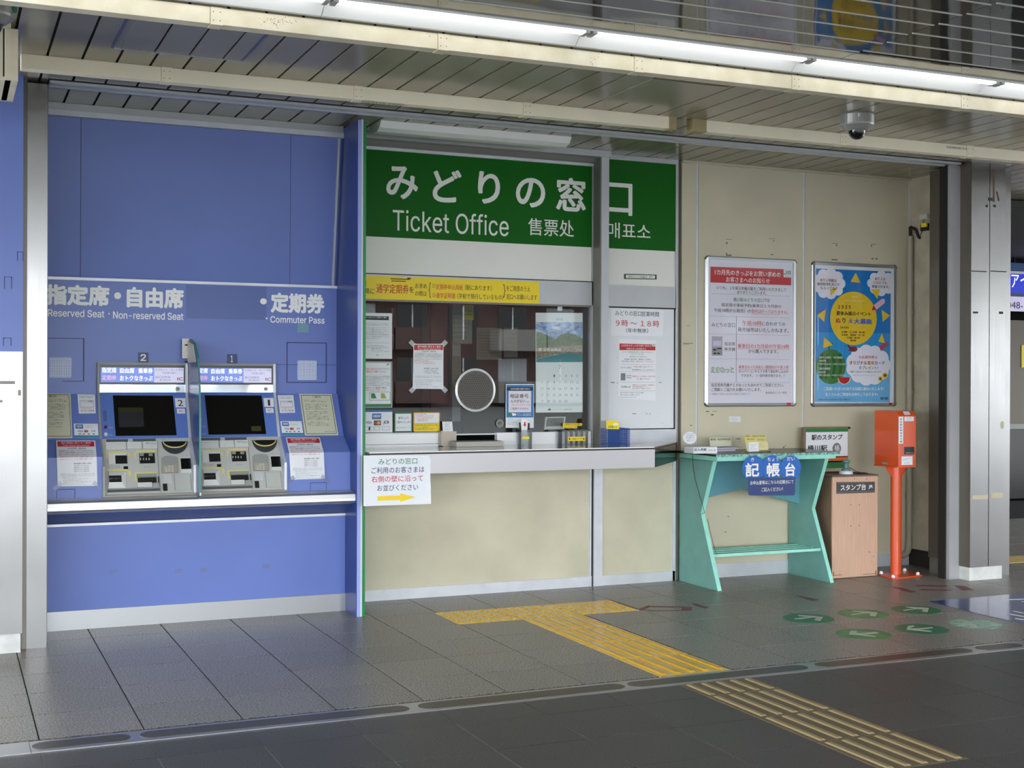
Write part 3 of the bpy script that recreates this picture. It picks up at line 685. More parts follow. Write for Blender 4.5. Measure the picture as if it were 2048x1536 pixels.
# ---- service counter
t = thing('service_counter', 'long stainless steel ticket counter with a chamfered right end', 'counter', (3.5, 7.7, 0.85))
YF = 7.42; cxr = X(1309, YF, 916)
pl = [(2.318, YF), (cxr, YF), (4.775, 7.98), (2.318, 7.98)]
def slab(name, m, par, pl, za, zb, **k): return MB().prism([(x, y, za) for x, y in pl], (0, 0, zb-za)).build(name, m, par, **k)
slab('core', GREYMET, t, [(2.318, YF+0.004), (cxr-0.002, YF+0.004), (4.77, 7.98), (2.318, 7.98)], 0.86, 0.975)
slab('worktop', mat('polished_steel_top', 'c6c6c4', 0.12, 0.9), t, pl, 0.985, 0.992)
slab('dark_edge', mat('dark_brown_edge', '2c211d', 0.4), t, [(2.318, YF-0.001), (cxr+.001, YF-0.001), (4.776, 7.98), (2.318, 7.98)], 0.975, 0.985)
box('front_panel', STEELH, t, 2.318, cxr, YF-0.004, YF, 0.856, 0.975)
MB().prism([(cxr, YF, 0.856), (cxr, YF+0.002, 0.856), (4.772, 7.982, 0.856), (4.775, 7.98, 0.856)], (0, 0, 0.119)).build('end_panel', mat('mirror_steel_end', '8f8f8c', 0.1, 1.0), t)
m = MB(); s = FY(YF+0.1)
for px in (932, 1036): u, v = FY(YF+.02).uv(px, 947); m.cyl((u, YF+.03, .853), (u, YF+.03, .86), 0.006, n=8)
m.build('screw', DARK, t)

# ---- cream poster wall (wall_right), its side return and the shutter posts
wrt = struct('wall_right', (5.8, 8.0, 0))
cuts = [X(1362), X(1392.5), X(1605.5), X(1817.5)]; CR = 6.87
for a, b in zip(cuts, cuts[1:]+[CR]): box('wall_panel', CREAM, wrt, a+0.003, b-0.003, 8.0, 8.05, 0.0, 3.0)
for x_ in cuts[1:]:
    box('joint_strip', ALUL, wrt, x_-0.007, x_+0.007, 7.996, 8.0, 0.1, 2.985); box('joint_line', DARK, wrt, x_+0.007, x_+0.0105, 7.9985, 8.0, 0.1, 2.985)
MB().box(cuts[1], CR, 7.992, 8.0, 0, 0.10).build('baseboard_right', ALUL, None, kind='structure')
box('cornice', CREAM2, wrt, cuts[0], CR, 7.98, 8.0, 2.985, 3.0)
m = MB(); s = W
random.seed(3)
for (px, py, ww, hh) in ((1452, 478, 12, 1.5), (1452, 484, 3, 4), (1538, 477, 12, 1.5), (1546, 481, 3, 2), (1452, 505, 2, 4), (1452, 509, 11, 3), (1541, 508, 6, 2), (1664, 486, 12, 1.5), (1672, 489, 2, 4), (1742, 490, 2, 4), (1742, 488, 10, 1.5), (1663, 518, 12, 3), (1743, 516, 4, 3), (1751, 516, 4, 3), (1412, 822, 6, 2), (1422, 828, 5, 3), (1425, 822, 8, 1), (1380, 850, 4, 1.5), (1473, 877, 8, 1.5), (1478, 883, 3, 1), (1566, 893, 3, 3), (1570, 890, 1, 3), (1455, 1032, 3, 1.5), (1449, 1063, 4, 1.5), (1373, 651, 8, 1), (1366, 686, 20, 1.2), (1366, 688, 12, 1)):
    s.rect(px, py, px+ww, py+hh, 0.0002, 0.0008, m)
m.build('tape_residue', mat('dark_tape_residue', '6b6557', 0.7), wrt)
m = MB(); W.ell(1371, 572, 1383, 584, 0.0002, 0.002, m); W.ell(1371, 601, 1383, 615, 0.0002, 0.002, m); m.build('plug', CREAM, wrt)
# return wall
rt = struct('wall_side', (6.9, 7.7, 0))
box('plaster_face', PLASTER, rt, CR, 7.4, 7.5, 8.1, 0.13, 3.0)
box('skirting', mat('dark_skirting', '241f1b', 0.8), rt, CR+0.012, 7.4, 7.5, 8.1, 0, 0.13)
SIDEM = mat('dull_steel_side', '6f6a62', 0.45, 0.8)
box('steel_lining', SIDEM, rt, 6.715, 7.0, 7.405, 7.6, 0.12, 2.99); box('lining_foot', GREYMET, rt, 6.727, 7.0, 7.41, 7.6, 0, 0.12)
box('edge_strip', mat('grey_edge', '8d887d', .7), rt, X(1888.5, 7.39, 700), X(1891, 7.39, 700), 7.39, 7.405, 0, 2.99)
box('dark_slot', DARK, rt, X(1891, 7.312, 700), X(1899.5, 7.312, 700), 7.312, 7.38, 0, 2.99)
sp2 = struct('shutter_post', (6.68, 7.3, 0))
a_, b_2 = X(1899, 7.28, 1000), X(1923, 7.28, 1000)
box('channel', mat('painted_post_highlight', 'b3b4b6', .4, .35, var=.05), sp2, a_, b_2, 7.28, 7.34, 0, 2.985); box('lip', ALUL, sp2, b_2, b_2+0.006, 7.275, 7.34, 0, 2.985)  # bright highlights of the post put into a pale diffuse colour
box('gap', DARK, sp2, b_2+0.006, 6.86, 7.302, 7.36, 0, 2.985)
co = struct('column', (6.9, 7.3, 0))
xa, xs, xb, xe = X(1941, 7.17, 900), X(1977.5, 7.17, 900), X(2009, 7.17, 900), X(2019.5, 7.28, 900)
box('cladding', STEEL, co, xa, xs-0.003, 7.17, 7.30, 0.095, 3.0); box('cladding', STEEL, co, xs+0.003, xb, 7.17, 7.30, 0.095, 3.0)
box('seam', DARK, co, xs-0.003, xs+0.003, 7.176, 7.29, 0.095, 3.0)
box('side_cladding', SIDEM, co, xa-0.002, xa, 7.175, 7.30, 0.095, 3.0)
box('plinth', PLINTH, co, xa+0.004, xb-0.01, 7.18, 7.31, 0, 0.095); box('core', DARK, co, 7.0, xb, 7.31, 7.9, 0, 3.0)
box('side_channel', STEEL, co, xb, xe, 7.28, 7.9, 0, 2.99)
m = MB(); s = FY(7.17)
for q in ((1943, 541, 1973, 543), (1981, 541, 2013, 543), (1946, 623, 1956, 627), (1998, 623, 2006, 628)): s.rect(*q, 0.0003, 0.001, m)
s.ell(1971, 409, 1976, 415, .0003, .001, m); s.ell(1986, 409, 1992, 415, .0003, .001, m); s.rect(1976, 395, 1985, 402, .0003, .001, m)
m.build('black_mark', mat('dark_mark', '37322e', 0.7), co)
m = MB(); s.rect(1986, 338, 1989, 404, .0003, .001, m); s.poly([(1992, 383), (1995, 383), (1999, 402), (1996, 402)], .0003, .001, m); m.build('rust_streak', mat('rust', '6a4a3c', 0.8), co)
m = MB(); s.rect(1945, 991, 1976, 998, .0003, .001, m); s.rect(1982, 986, 2006, 995, .0003, .001, m); s.ell(2001, 842, 2008, 858, .0003, .001, m); m.build('tape_residue', mat('beige_residue', 'b8ae93', 0.7), co)
# far side of the concourse, seen past the column
wf = struct('wall_far', (12, 12.2, 0)); box('painted_shade_wall', mat('corridor_shade_black', '080808', .9), wf, 8, 18, 12.2, 12.3, 0, 3.1); box('unseen_sky_block', ROOMD, wf, 17.9, 18, 6.0, 12.2, 0, 3.1); box('soffit', ROOMD, wf, 7.3, 16, 8.5, 12.2, 2.93, 2.99)  # wall painted black for corridor shade; unseen side closure added against sky light
box('backing_wall', ROOMD, wf, 7.05, 7.5, 7.9, 12.2, 0, 3.0); box('backing_wall', ROOMD, wf, -1, 7.1, 11.1, 11.2, 0, 3.0)
box('backing_wall', ROOMD, wf, -1, 2.0, 8.06, 11.1, 0, 3.0)
s = FY(11.9); t = thing('far_advert_sign', 'blue and white advertising sign beyond the steel column, at the right edge', 'sign', s.pt(2060, 628))
s.rect(2000, 524, 2200, 628, -0.06, 0).build('frame', mat('dim_blue', '2b4f86', 0.4), t); s.rect(2000, 546, 2200, 592, 0, 0.004).build('blue_field', mat('sign_blue', '2036c8', 0.4, emit=0.35), t)
s.rect(2000, 592, 2200, 628, 0, 0.004).build('white_field', mat('sign_pale', 'cdc8e6', 0.4, emit=0.3), t); s.rect(2000, 541, 2200, 546, 0, 0.005).build('white_line', WHITE, t)
s.T('ア', 2022, 562, 2037, 26, LCDT, t, 0.01, 0.006); s.T('イ', 2040, 560, 2056, 26, LCDT, t, 0.01, 0.006); s.T('048-', 2014, 610, 2045, 14, INKB, t, 0.01, 0.006)
for a_ in (2030, 2150): u, v = s.uv(a_, 524); box('hanger', DARK, t, u, u+.02, 11.91, 11.93, v, 3.1)
t = thing('far_machine_housing', 'beige machine housing below the far blue sign at the right edge', 'machine', (12.5, 11.9, 0))
s = FY(11.8); s.rect(2010, 640, 2200, 850, -0.3, 0).build('housing', mat('dim_beige', '6f675b', 0.5), t); s.rect(2042, 690, 2070, 735, 0, 0.01).build('yellow_plate', YEL, t); s.rect(2000, 848, 2200, 858, -0.3, 0.03).build('lip', MGREYD, t)
s.rect(2005, 858, 2200, 990, -0.3, -0.02).build('base', BLACK, t)
m = MB().box(7.4, 9.5, 7.75, 8.05, 0.0, 0.003).build('tactile_strip', YELP, fl)
# ================================================================== TICKET MACHINES
HD = FY(7.925); BF = yz((7.915, 1.345), (7.795, 1.078)); GF = yz((7.795, 1.078), (7.635, 0.758))
def machine(dx, number, label, x0, x1):
    """machine 2 measured in the photograph; machine 1 is the same one shifted by dx"""
    t = thing('ticket_machine', label, 'ticket machine', ((x0+x1)/2, 7.75, 0.755), 'grey and blue ticket machines in the console')
    D = Vector((dx, 0, 0))
    K = Surf(BF.o, BF.U, BF.V, (80, 680, 4.519), D); G = Surf(GF.o, GF.U, GF.V, (200, 850, 9.6), D); Hh = Surf(HD.o, HD.U, HD.V, (80, 680, 4.519), D)
    # surrounding frame in profile
    for xa, xb in ((x0, x0+0.014), (x1-0.016, x1)):
        MB().prism([(xa, y, z) for y, z in ((7.915, 1.522), (7.905, 1.345), (7.785, 1.08), (7.62, 0.93), (7.615, 0.757), (7.67, 0.757), (7.83, 1.078), (7.95, 1.345), (7.95, 1.522))], (xb-xa, 0, 0)).build('side_frame', ALUL if xa > x0 else MGREYD, t, bevel=0.002)
    box('top_frame', MGREYD, t, x0, x1, 7.915, 7.95, 1.508, 1.522)
    xi, xj_ = x0+0.014, x1-0.016
    MB().prism([(xi, y, z) for y, z in ((7.93, 1.508), (7.93, 1.36), (7.95, 1.36), (7.95, 1.508))], (xj_-xi, 0, 0)).build('header_bezel', BLACK, t)
    # header display
    Hh.rect(548, 246, 1030, 383, -0.003, 0.002).build('display_field', LCDB, t)
    Hh.rect(1032, 250, 1298, 385, -0.003, 0.002).build('display_field', LCDW, t)
    Hh.T('指定席', 560, 272, 690, 48, LCDT, t, 0.01, 0.003); Hh.T('自由席', 722, 276, 852, 48, LCDT, t, 0.01, 0.003); Hh.T('乗車券', 888, 278, 1018, 48, LCDT, t, 0.01, 0.003)
    RP = mat('backlit_pink_text', 'f0c0d4', 0.4, emit=0.4)
    Hh.T('定期券', 560, 340, 690, 46, RP, t, 0.01, 0.003); Hh.T('おトクなきっぷ', 722, 344, 1018, 46, LCDT, t, 0.01, 0.003)
    Hh.T('えきねっと・ネット予約', 1042, 268, 1292, 22, INKL, t, 0.0, 0.003); Hh.T('予約受け取り', 1105, 298, 1230, 18, INKL, t, 0, 0.003)
    Hh.T('紙の回数券', 1042, 336, 1180, 22, mat('lilac_ink', '9a90c0', .5), t, 0, 0.003); Hh.T('乗り継ぎ券', 1080, 362, 1180, 14, INKL, t, 0, 0.003); Hh.T('IC', 1240, 352, 1292, 30, REDT, t, 0.03, 0.003)
    # mirror strip
    q = Hh.rect(528, 402, 1318, 474, -0.02, -0.004).build('mirror_strip', MIRRORW, t)
    Hh.ell(1228, 424, 1264, 460, -0.004, 0.004).build('camera_lens', MGREYD, q)
    # blue fascia and screen
    MB().prism([(xi, 7.915, 1.345), (xj_, 7.915, 1.345), (xj_, 7.795, 1.078), (xi, 7.795, 1.078)], (0, 0.03, -0.013)).build('blue_fascia', MBLUE, t)
    sc = K.poly([(658, 503), (1200, 505), (1234, 862), (684, 868)], 0.0006, 0.003).build('touch_screen', SCREEN, t)
    if number == '2':
        K.poly([(705, 612), (930, 612), (940, 785), (715, 790)], 0.003, 0.0035).build('lit_window', mat('dim_screen_window', '23262b', 0.3), sc); K.poly([(705, 612), (930, 612), (933, 650), (708, 655)], 0.0035, 0.0038).build('lit_band', mat('dim_olive_band', '2d2f14', 0.3), sc)
    else: K.poly([(1090, 790), (1185, 790), (1190, 835), (1095, 835)], 0.003, 0.0035).build('lit_button', mat('dim_yellow_button', '3a3a10', 0.3), sc)
    pl_ = K.poly([(1218, 528), (1313, 528), (1318, 610), (1225, 610)], 0.0006, 0.003).build('number_plate', PAPER, t)
    K.T(number, 1244 if number == '2' else 1258, 572, 1292 if number == '2' else 1280, 56, INK, pl_, 0.01, 0.004)
    ip = K.poly([(1236, 622), (1308, 622), (1312, 665), (1240, 665)], 0.0006, 0.003).build('card_mark_plate', PAPER, t); K.T('IC', 1256, 644, 1294, 20, REDT, ip, 0.03, 0.004)
    K.rect(568, 640, 606, 735, 0.0004, 0.001).build('speaker_slot', mat('slot_blue', '4a5f96', .5), t)
    b1 = K.ell(578, 775, 608, 803, 0.0005, 0.006).build('round_button', mat('dark_red_button', '6a1440', 0.3), t); K.ell(578, 838, 612, 872, 0.0005, 0.006).build('round_button', MGREYW, t)
    for yy in (793, 860): K.T('呼出', 622, yy, 655, 14, mat('pale_blue_print', 'a9bce6', .5), t, 0, 0.001)
    # grey lower fascia
    MB().prism([(xi, 7.795, 1.078), (xj_, 7.795, 1.078), (xj_, 7.635, 0.758), (xi, 7.635, 0.758)], (0, 0.02, -0.01)).build('grey_fascia', MGREY, t)
    box('foot_rim', GREYMET, t, x0, x1, 7.612, 7.66, 0.7565, 0.768)
    gd = mat('dark_grey_label', '4b5055', 0.5); R = G.rect
    R(118, 278, 538, 322, 0.0004, 0.0015).build('label_strip', gd, t); R(628, 268, 1072, 312, 0.0004, 0.0015).build('label_strip', gd, t)
    R(100, 340, 500, 480, 0.0004, 0.012).build('card_panel', MGREYW, t, bevel=0.002); R(812, 328, 1100, 462, 0.0004, 0.012).build('card_panel', MGREYW, t, bevel=0.002)
    R(505, 338, 808, 470, 0.0004, 0.016).build('card_slot_boss', MGREYW, t, bevel=0.004)
    G.T('クレジットカード', 130, 385, 440, 22, INKL, t, 0, 0.0125); G.T('定期券', 865, 368, 945, 36, gd, t, 0, 0.0125); G.T('Suica', 965, 368, 1072, 30, gd, t, 0, 0.0125)
    m = MB()
    R(118, 522, 530, 545, 0.0004, 0.0015, m); R(118, 545, 150, 640, 0.0004, 0.0015, m); R(540, 540, 570, 630, 0.0004, 0.0015, m); R(655, 520, 690, 640, 0.0004, 0.0015, m); R(690, 490, 1080, 520, 0.0004, 0.0015, m)
    R(150, 858, 540, 885, 0.0004, 0.0015, m); R(545, 885, 600, 985, 0.0004, 0.0015, m); R(665, 915, 1090, 945, 0.0004, 0.0015, m); R(665, 945, 705, 1080, 0.0004, 0.0015, m); m.build('yellow_guide_line', YLINE, t)
    m = MB(); R(150, 545, 530, 750, 0.0004, 0.007, m); m.build('ticket_boss', MGREYW, t, bevel=0.003)
    R(288, 598, 525, 750, 0.0072, 0.009).build('ticket_slot', BLACK, t)
    cs_ = R(750, 548, 1058, 735, 0.0004, 0.004).build('coin_slot', BLACK, t)
    m = MB()
    for a_ in (778, 835, 888, 942): R(a_-9, 640, a_+9, 678, 0.004, 0.006, m)
    m.build('coin_guide', MGREYW, cs_); R(760, 552, 840, 600, 0.004, 0.006).build('flap', MGREYD, cs_); R(930, 556, 1010, 600, 0.004, 0.006).build('flap', MGREYD, cs_)
    G.T('おつり', 852, 805, 965, 34, INKL, t, 0, 0.001); G.T('きっぷ・領収書', 160, 808, 385, 26, INKL, t, 0, 0.001); R(450, 795, 540, 848, 0.0004, 0.002).build('small_display', BLACK, t)
    # note outlet with splayed hood
    hood = MB(); o_pts = [(158, 888), (500, 888), (500, 1225), (158, 1225)]; i_pts = [(165, 992), (412, 992), (412, 1115), (165, 1115)]
    vo = [G.pt(a, b, 0.002) for a, b in o_pts]; vi_ = [G.pt(a, b, 0.018) for a, b in i_pts]
    hood.add(vo+vi_, [(0, 4, 5, 1), (1, 5, 6, 2), (2, 6, 7, 3), (3, 7, 4, 0), (4, 7, 6, 5)]); hood.build('note_outlet_hood', MGREYW, t)
    no = R(165, 998, 410, 1118, 0.0182, 0.020).build('note_slot', BLACK, t); G.T('おさつ・レシート', 180, 1056, 375, 18, MGREYW, no, 0, 0.0205)
    R(705, 950, 1085, 1000, 0.0004, 0.012).build('tray_hood', MGREYD, t); ch = R(722, 1020, 1085, 1112, 0.0004, 0.006).build('change_slot', BLACK, t); G.T('おつり おつり', 740, 1068, 1005, 26, gd, ch, 0, 0.0065)
    R(715, 1118, 1000, 1200, 0.0004, 0.01).build('change_tray', MGREYW, t)
    R(140, 1240, 1155, 1262, 0.0004, 0.016).build('tray_rail', MGREYD, t); R(140, 1262, 1155, 1295, 0.0004, 0.006).build('tray_gutter', gd, t)
    mm = MB(); R(1108, 1000, 1130, 1120, 0.0004, 0.012, mm); mm.build('lever', BLACK, t); R(1000, 1125, 1145, 1215, 0.0004, 0.02).build('lever_block', MGREYD, t, bevel=0.006)
    R(1100, 330, 1150, 1290, 0.0004, 0.003).build('divider_rib', MGREYD, t)
    # right hand side: banknote scoop, keypad, reader
    G.T('紙幣 クレジットカード', 1160, 280, 1690, 20, INKL, t, 0, 0.001)
    sc_ = G.ell(1163, 100, 1697, 555, 0.0004, 0.010, n=20, a0=180, a1=360).build('note_scoop', mat('scoop_grey', '33363a', 0.35), t)
    mm = MB(); G.ell(1195, 215, 1665, 452, 0.010, 0.0115, mm, n=20, a0=180, a1=360); mm.build('scoop_rim', YLINE, sc_)
    G.ell(1210, 230, 1650, 430, 0.0115, 0.0125, n=20, a0=180, a1=360).build('scoop_mouth', BLACK, sc_)
    kp = G.poly([(1175, 640), (1220, 605), (1340, 590), (1460, 605), (1500, 640), (1500, 930), (1175, 930)], 0.0004, 0.003).build('keypad_hood', MGREYD, t)
    kf = G.rect(1195, 785, 1490, 925, 0.003, 0.010).build('keypad_base', mat('keypad_tan', 'a39a86', 0.5), kp)
    kk = MB()
    for a_ in (1250, 1308, 1368):
        for b_ in (795, 838, 882): R(a_, b_, a_+38, b_+32, 0.010, 0.014, kk)
    kk.build('key', MGREYW, kp)
    for i, a_ in enumerate((1250, 1308, 1368)):
        for j, b_ in enumerate((795, 838, 882)): G.T(str(1+i+3*j), a_+10, b_+16, a_+28, 20, INK, kp, 0, 0.0145)
    G.T('クレジットカード', 1545, 585, 1720, 16, INKL, t, 0, 0.001)
    rd = R(1535, 630, 1770, 915, 0.0004, 0.006).build('reader_plate', MGREYW, t, bevel=0.002); R(1542, 650, 1748, 850, 0.006, 0.008).build('reader_window', SCREEN, rd)
    R(1198, 962, 1388, 1118, 0.0004, 0.004).build('convex_mirror', mat('painted_mirror_reflection', 'd4d8da', .25, .4), t)  # pale satin colour holds the mirror's bright reflection
    R(1202, 1130, 1298, 1265, 0.0004, 0.004).build('sensor_window', BLACK, t, bevel=0.001)
    mm = MB()
    for q in ((1430, 950, 1750, 954), (1430, 1252, 1750, 1256), (1430, 950, 1435, 1256), (1746, 950, 1751, 1256)): R(*q, 0.0004, 0.001, mm)
    mm.build('door_outline', MGREYD, t)
    return t
machine(0, '2', 'ticket machine under the number 2 sign, beside the steel post', 0.812, 1.335)
machine(0.533, '1', 'ticket machine under the number 1 sign, nearer the green office', 1.345, 1.868)
for (a, b, c_, d, n_, lab) in ((276, 705, 297, 725, '2', 'small navy sign reading two, above the machine beside the steel post'), (454, 708, 474.5, 727, '1', 'small navy sign reading one, above the machine nearer the green office')):
    t = thing('number_sign', lab, 'sign', MP.pt((a+c_)/2, d)); MP.rect(a, b, c_, d, 0.0005, 0.004).build('plate', NAVY, t, bevel=0.001); MP.T(n_, a+(4.5 if n_ == '2' else 7), (b+d)/2, c_-(5 if n_ == '2' else 9), 14, WHITE, t, 0.04, 0.0045, 4)
# privacy screen between the machines
t = thing('privacy_screen', 'dark blue privacy screen standing between the two ticket machines', 'screen', (1.34, 7.8, 0.76))
XS = 1.340
yz_pts = [Surf((XS, 0, 0), (0, -1, 0), (0, 0, 1)).uv(a, b) for a, b in ((369, 678), (384, 674), (392, 690), (398, 725), (400, 760), (400, 990), (372, 990))]
PS = [(XS-0.006, -u, max(v, 0.757)) for u, v in yz_pts]
scrn = [(7.93, 1.66), (7.86, 1.665), (7.72, 1.64), (7.60, 1.55), (7.555, 1.40), (7.535, 1.2), (7.535, 0.757), (7.93, 0.757)]
MB().prism([(XS-0.005, y, z) for y, z in scrn], (0.010, 0, 0)).build('sheet', mat('deep_blue_sheet', '2c3f74', 0.3), t)
ed = MB()
for (ya_, za_), (yb_, zb_) in zip(scrn[2:6], scrn[3:7]): ed.add([(XS-.0055, ya_-.001, za_+.001), (XS+.0055, ya_-.001, za_+.001), (XS+.0055, yb_-.001, zb_+.001), (XS-.0055, yb_-.001, zb_+.001)], [(0, 3, 2, 1)])
ed.build('green_glass_edge', mat('glass_edge_green', '2f7f78', 0.2), t)
HF = FY(7.90); HF.rect(364, 677, 378, 717, 0, 0.006).build('bracket_plate', mat('ivory_metal', 'd2cfc2', 0.35), t, bevel=0.002)
MB().prism([(XS-0.012, y, z) for y, z in ((7.90, 1.655), (7.72, 1.63), (7.64, 1.525), (7.90, 1.525))], (0.006, 0, 0)).build('clamp_plate', mat('ivory_metal', 'd2cfc2', 0.35), t)
m = MB()
for zz in (1.53, 1.63): m.cyl((1.315, 7.892, zz), (1.315, 7.894, zz), 0.004, n=8); m.box(1.318, 1.334, 7.885, 7.9, zz-.004, zz+.004)
m.build('screw', DARK, t)
box('foot', ALU, t, XS-0.0048, XS+0.0048, 7.52, 7.60, 0.757, 0.775)

# ---- notices around the machines
def lines(s, par, rows, m=INK, name='small_print', d=0.0016):
    q = MB()
    for (a, yy, b, th) in rows: s.rect(a, yy-th/2, b, yy+th/2, d-0.0004, d, q)
    q.build(name, m, par)
def textblock(s, par, x0, x1, ys_, h, m, seed=1, d=0.0016):
    rnd = random.Random(seed); base = '駅窓口きっぷ案内列車運行情報に関するお知らせご利用いただけます時刻変更場合係員までください'
    for i, yy in enumerate(ys_):
        n_ = max(6, int((x1-x0)/h*1.15)); st = rnd.randrange(len(base)); tx = (base*6)[st:st+n_]
        xe_ = x1 if rnd.random() < 0.65 else x0+(x1-x0)*rnd.uniform(0.5, 0.9)
        tx = tx[:max(3, int(n_*(xe_-x0)/(x1-x0)))]
        s.T(tx, x0, yy, xe_, h*0.92, m, par, 0.0, d, 1, 'small_print')
# beige guide notices
def guide(s, pts, label, q):
    t = thing('guide_notice', label, 'notice', s.pt(*pts[3]), 'framed beige guide notices on the console')
    s.poly(pts, 0.001, 0.004).build('sheet', PAPERB, t)
    return t
V1 = C1.view(360, 680, 4.517)
t = guide(V1, [(1075, 488), (1368, 490), (1430, 862), (1128, 865)], 'beige guide notice with a dark frame, right of machine 1', 0)
m = MB()
def edge(s, a, b, wd, m, d=0.0045):
    (xa, ya), (xb, yb) = a, b; dx, dy = xb-xa, yb-ya; L_ = math.hypot(dx, dy); nx, ny = -dy/L_*wd/2, dx/L_*wd/2
    s.poly([(xa+nx, ya+ny), (xb+nx, yb+ny), (xb-nx, yb-ny), (xa-nx, ya-ny)], d-0.0004, d, m)
for a, b in (((1092, 502), (1358, 503)), ((1358, 503), (1412, 846)), ((1412, 846), (1142, 850)), ((1142, 850), (1092, 502))): edge(V1, a, b, 4, m)
m.build('border', INK, t)
V1.T('ご案内', 1192, 517, 1266, 20, INK, t, 0.01, 0.005)
rnd = random.Random(5)
for i, yy in enumerate((548, 560, 586, 600, 613, 627, 650, 665, 680, 694, 708, 721, 746, 762, 776)):
    o = (yy-500)*0.157; xr_ = 1310 if i % 4 else 1250
    V1.T('お客さまへのご案内きっぷの購入方法について'[(i*3) % 8:][:13], 1112+o, yy, xr_+o, 9.5, INK, t, 0, 0.005, 1, 'small_print')
V1.T('JR東日本 桶川駅', 1302, 832, 1398, 10, INK, t, 0, 0.005, 1)
V2 = C1.view(80, 680, 4.519)
t = guide(V2, [(20, 484), (276, 486), (292, 888), (30, 890)], 'beige guide notice with a dark frame, cut by the steel post', 0)
m = MB()
for a, b in (((20, 496), (260, 498)), ((260, 498), (279, 872)), ((279, 872), (40, 874))): edge(V2, a, b, 4, m)
m.build('border', INK, t)
V2.T('ご案内', 44, 512, 145, 22, INK, t, 0.01, 0.005)
for i, yy in enumerate((545, 558, 588, 602, 616, 630, 660, 675, 690, 703, 728, 752, 765, 790)):
    V2.T('お客さまへのご案内きっぷの購入方法について'[(i*5) % 8:][:9], 40, yy, 200+((i*37) % 40), 10.5, INK, t, 0, 0.005, 1, 'small_print')
# small card notices
for s, pts, lab in ((V1, [(880, 502), (1022, 500), (1040, 658), (903, 662)], 'small white rounded card notice right of machine 1'), (V2, [(338, 492), (496, 494), (503, 664), (350, 666)], 'small white rounded card notice left of machine 2')):
    t = thing('card_notice', lab, 'notice', s.pt(*pts[3]), 'small card notices on the console'); s.poly(pts, 0.001, 0.003).build('sheet', PAPER, t)
    (ax, ay), (bx_, by_), (cx_, cy_), (dx_, dy_) = pts
    g_ = lambda u, v: (ax+(bx_-ax)*u+(dx_-ax)*v, ay+(by_-ay)*u+(dy_-ay)*v)
    for (u0_, u1_, v_, hh, tx, mt) in ((0.1, 0.9, 0.09, 11, 'クレジットカードを', INKG), (0.08, 0.9, 0.16, 11, 'ご利用のお客様へ', INKG), (0.08, 0.92, 0.77, 9, 'この券売機では払いもどし', REDT), (0.12, 0.88, 0.87, 14, '赤い色の券売機', INK)):
        a_ = g_(u0_, v_); b_ = g_(u1_, v_); s.T(tx, a_[0], a_[1], b_[0], hh, mt, t, 0, 0.0035, 1, 'small_print')
    m = MB(); edge(s, g_(.12, .33), g_(.88, .33), 2, m, 0.0036); edge(s, g_(.88, .33), g_(.88, .68), 2, m, 0.0036); edge(s, g_(.88, .68), g_(.12, .68), 2, m, 0.0036); edge(s, g_(.12, .68), g_(.12, .33), 2, m, 0.0036); edge(s, g_(.12, .40), g_(.88, .40), 1.5, m, 0.0036); m.build('border', INK, t)
    a_ = g_(.6, .365); b_ = g_(.85, .365); s.T('定期券', a_[0], a_[1], b_[0], 9, INK, t, 0.01, 0.0036, 1)
# credit card stickers
def cardsticker(s, x0, y0, x1, y1, lab, sk):
    t = thing('payment_sticker', lab, 'sticker', s.pt(x0, y1), 'payment card stickers')
    wd, ht = x1-x0, y1-y0; q = lambda u, v: (x0+wd*u+sk*v, y0+ht*v)
    s.poly([q(0, 0), q(1, 0), q(1, 1), q(0, 1)], 0.0008, 0.002).build('sheet', PAPER, t)
    s.poly([q(0, .86), q(1, .86), q(1, 1), q(0, 1)], 0.002, 0.0024).build('teal_band', mat('teal_print', '2d8a94', .4), t)
    b_ = s.poly([q(.06, .06), q(.38, .06), q(.38, .36), q(.06, .36)], 0.002, 0.0025).build('blue_logo_field', mat('view_blue', '1b63a8', .4), t)
    a_ = q(.09, .21); c2 = q(.35, .21); s.T('VIEW', a_[0], a_[1], c2[0], ht*.17, WHITE, b_, 0.03, 0.003)
    a_ = q(.14, .56); c2 = q(.38, .56); s.T('VISA', a_[0], a_[1], c2[0], ht*.13, mat('visa_blue', '1c2f86', .4), t, 0.03, 0.0025)
    cc = q(.5, .56); r_ = ht*.09; s.ell(cc[0]-r_*1.7, cc[1]-r_, cc[0]+r_*.3, cc[1]+r_, 0.002, 0.0024).build('red_disc', RED, t); s.ell(cc[0]-r_*.3, cc[1]-r_, cc[0]+r_*1.7, cc[1]+r_, 0.0024, 0.0027).build('orange_disc', ORANGED, t)
    a_ = q(.72, .56); c2 = q(.88, .56); s.T('JCB', a_[0], a_[1], c2[0], ht*.13, mat('visa_blue', '1c2f86', .4), t, 0.03, 0.0025)
    for u in (.18, .34, .55, .76): a_ = q(u, .76); s.rect(a_[0], a_[1]-ht*.04, a_[0]+wd*.1, a_[1]+ht*.04, 0.002, 0.0024).build('card_mark', INKL, t)
    a_ = q(.45, .14); c2 = q(.95, .14); s.T('クレジットカード', a_[0], a_[1], c2[0], ht*.08, INKL, t, 0, 0.0025, 1); a_ = q(.45, .26); c2 = q(.8, .26); s.T('がご利用できます', a_[0], a_[1], c2[0], ht*.08, INKG, t, 0, 0.0025, 1)
cardsticker(V1, 906, 735, 1096, 858, 'white payment card sticker right of machine 1', 18); cardsticker(V2, 306, 758, 522, 880, 'white payment card sticker left of machine 2', 6)
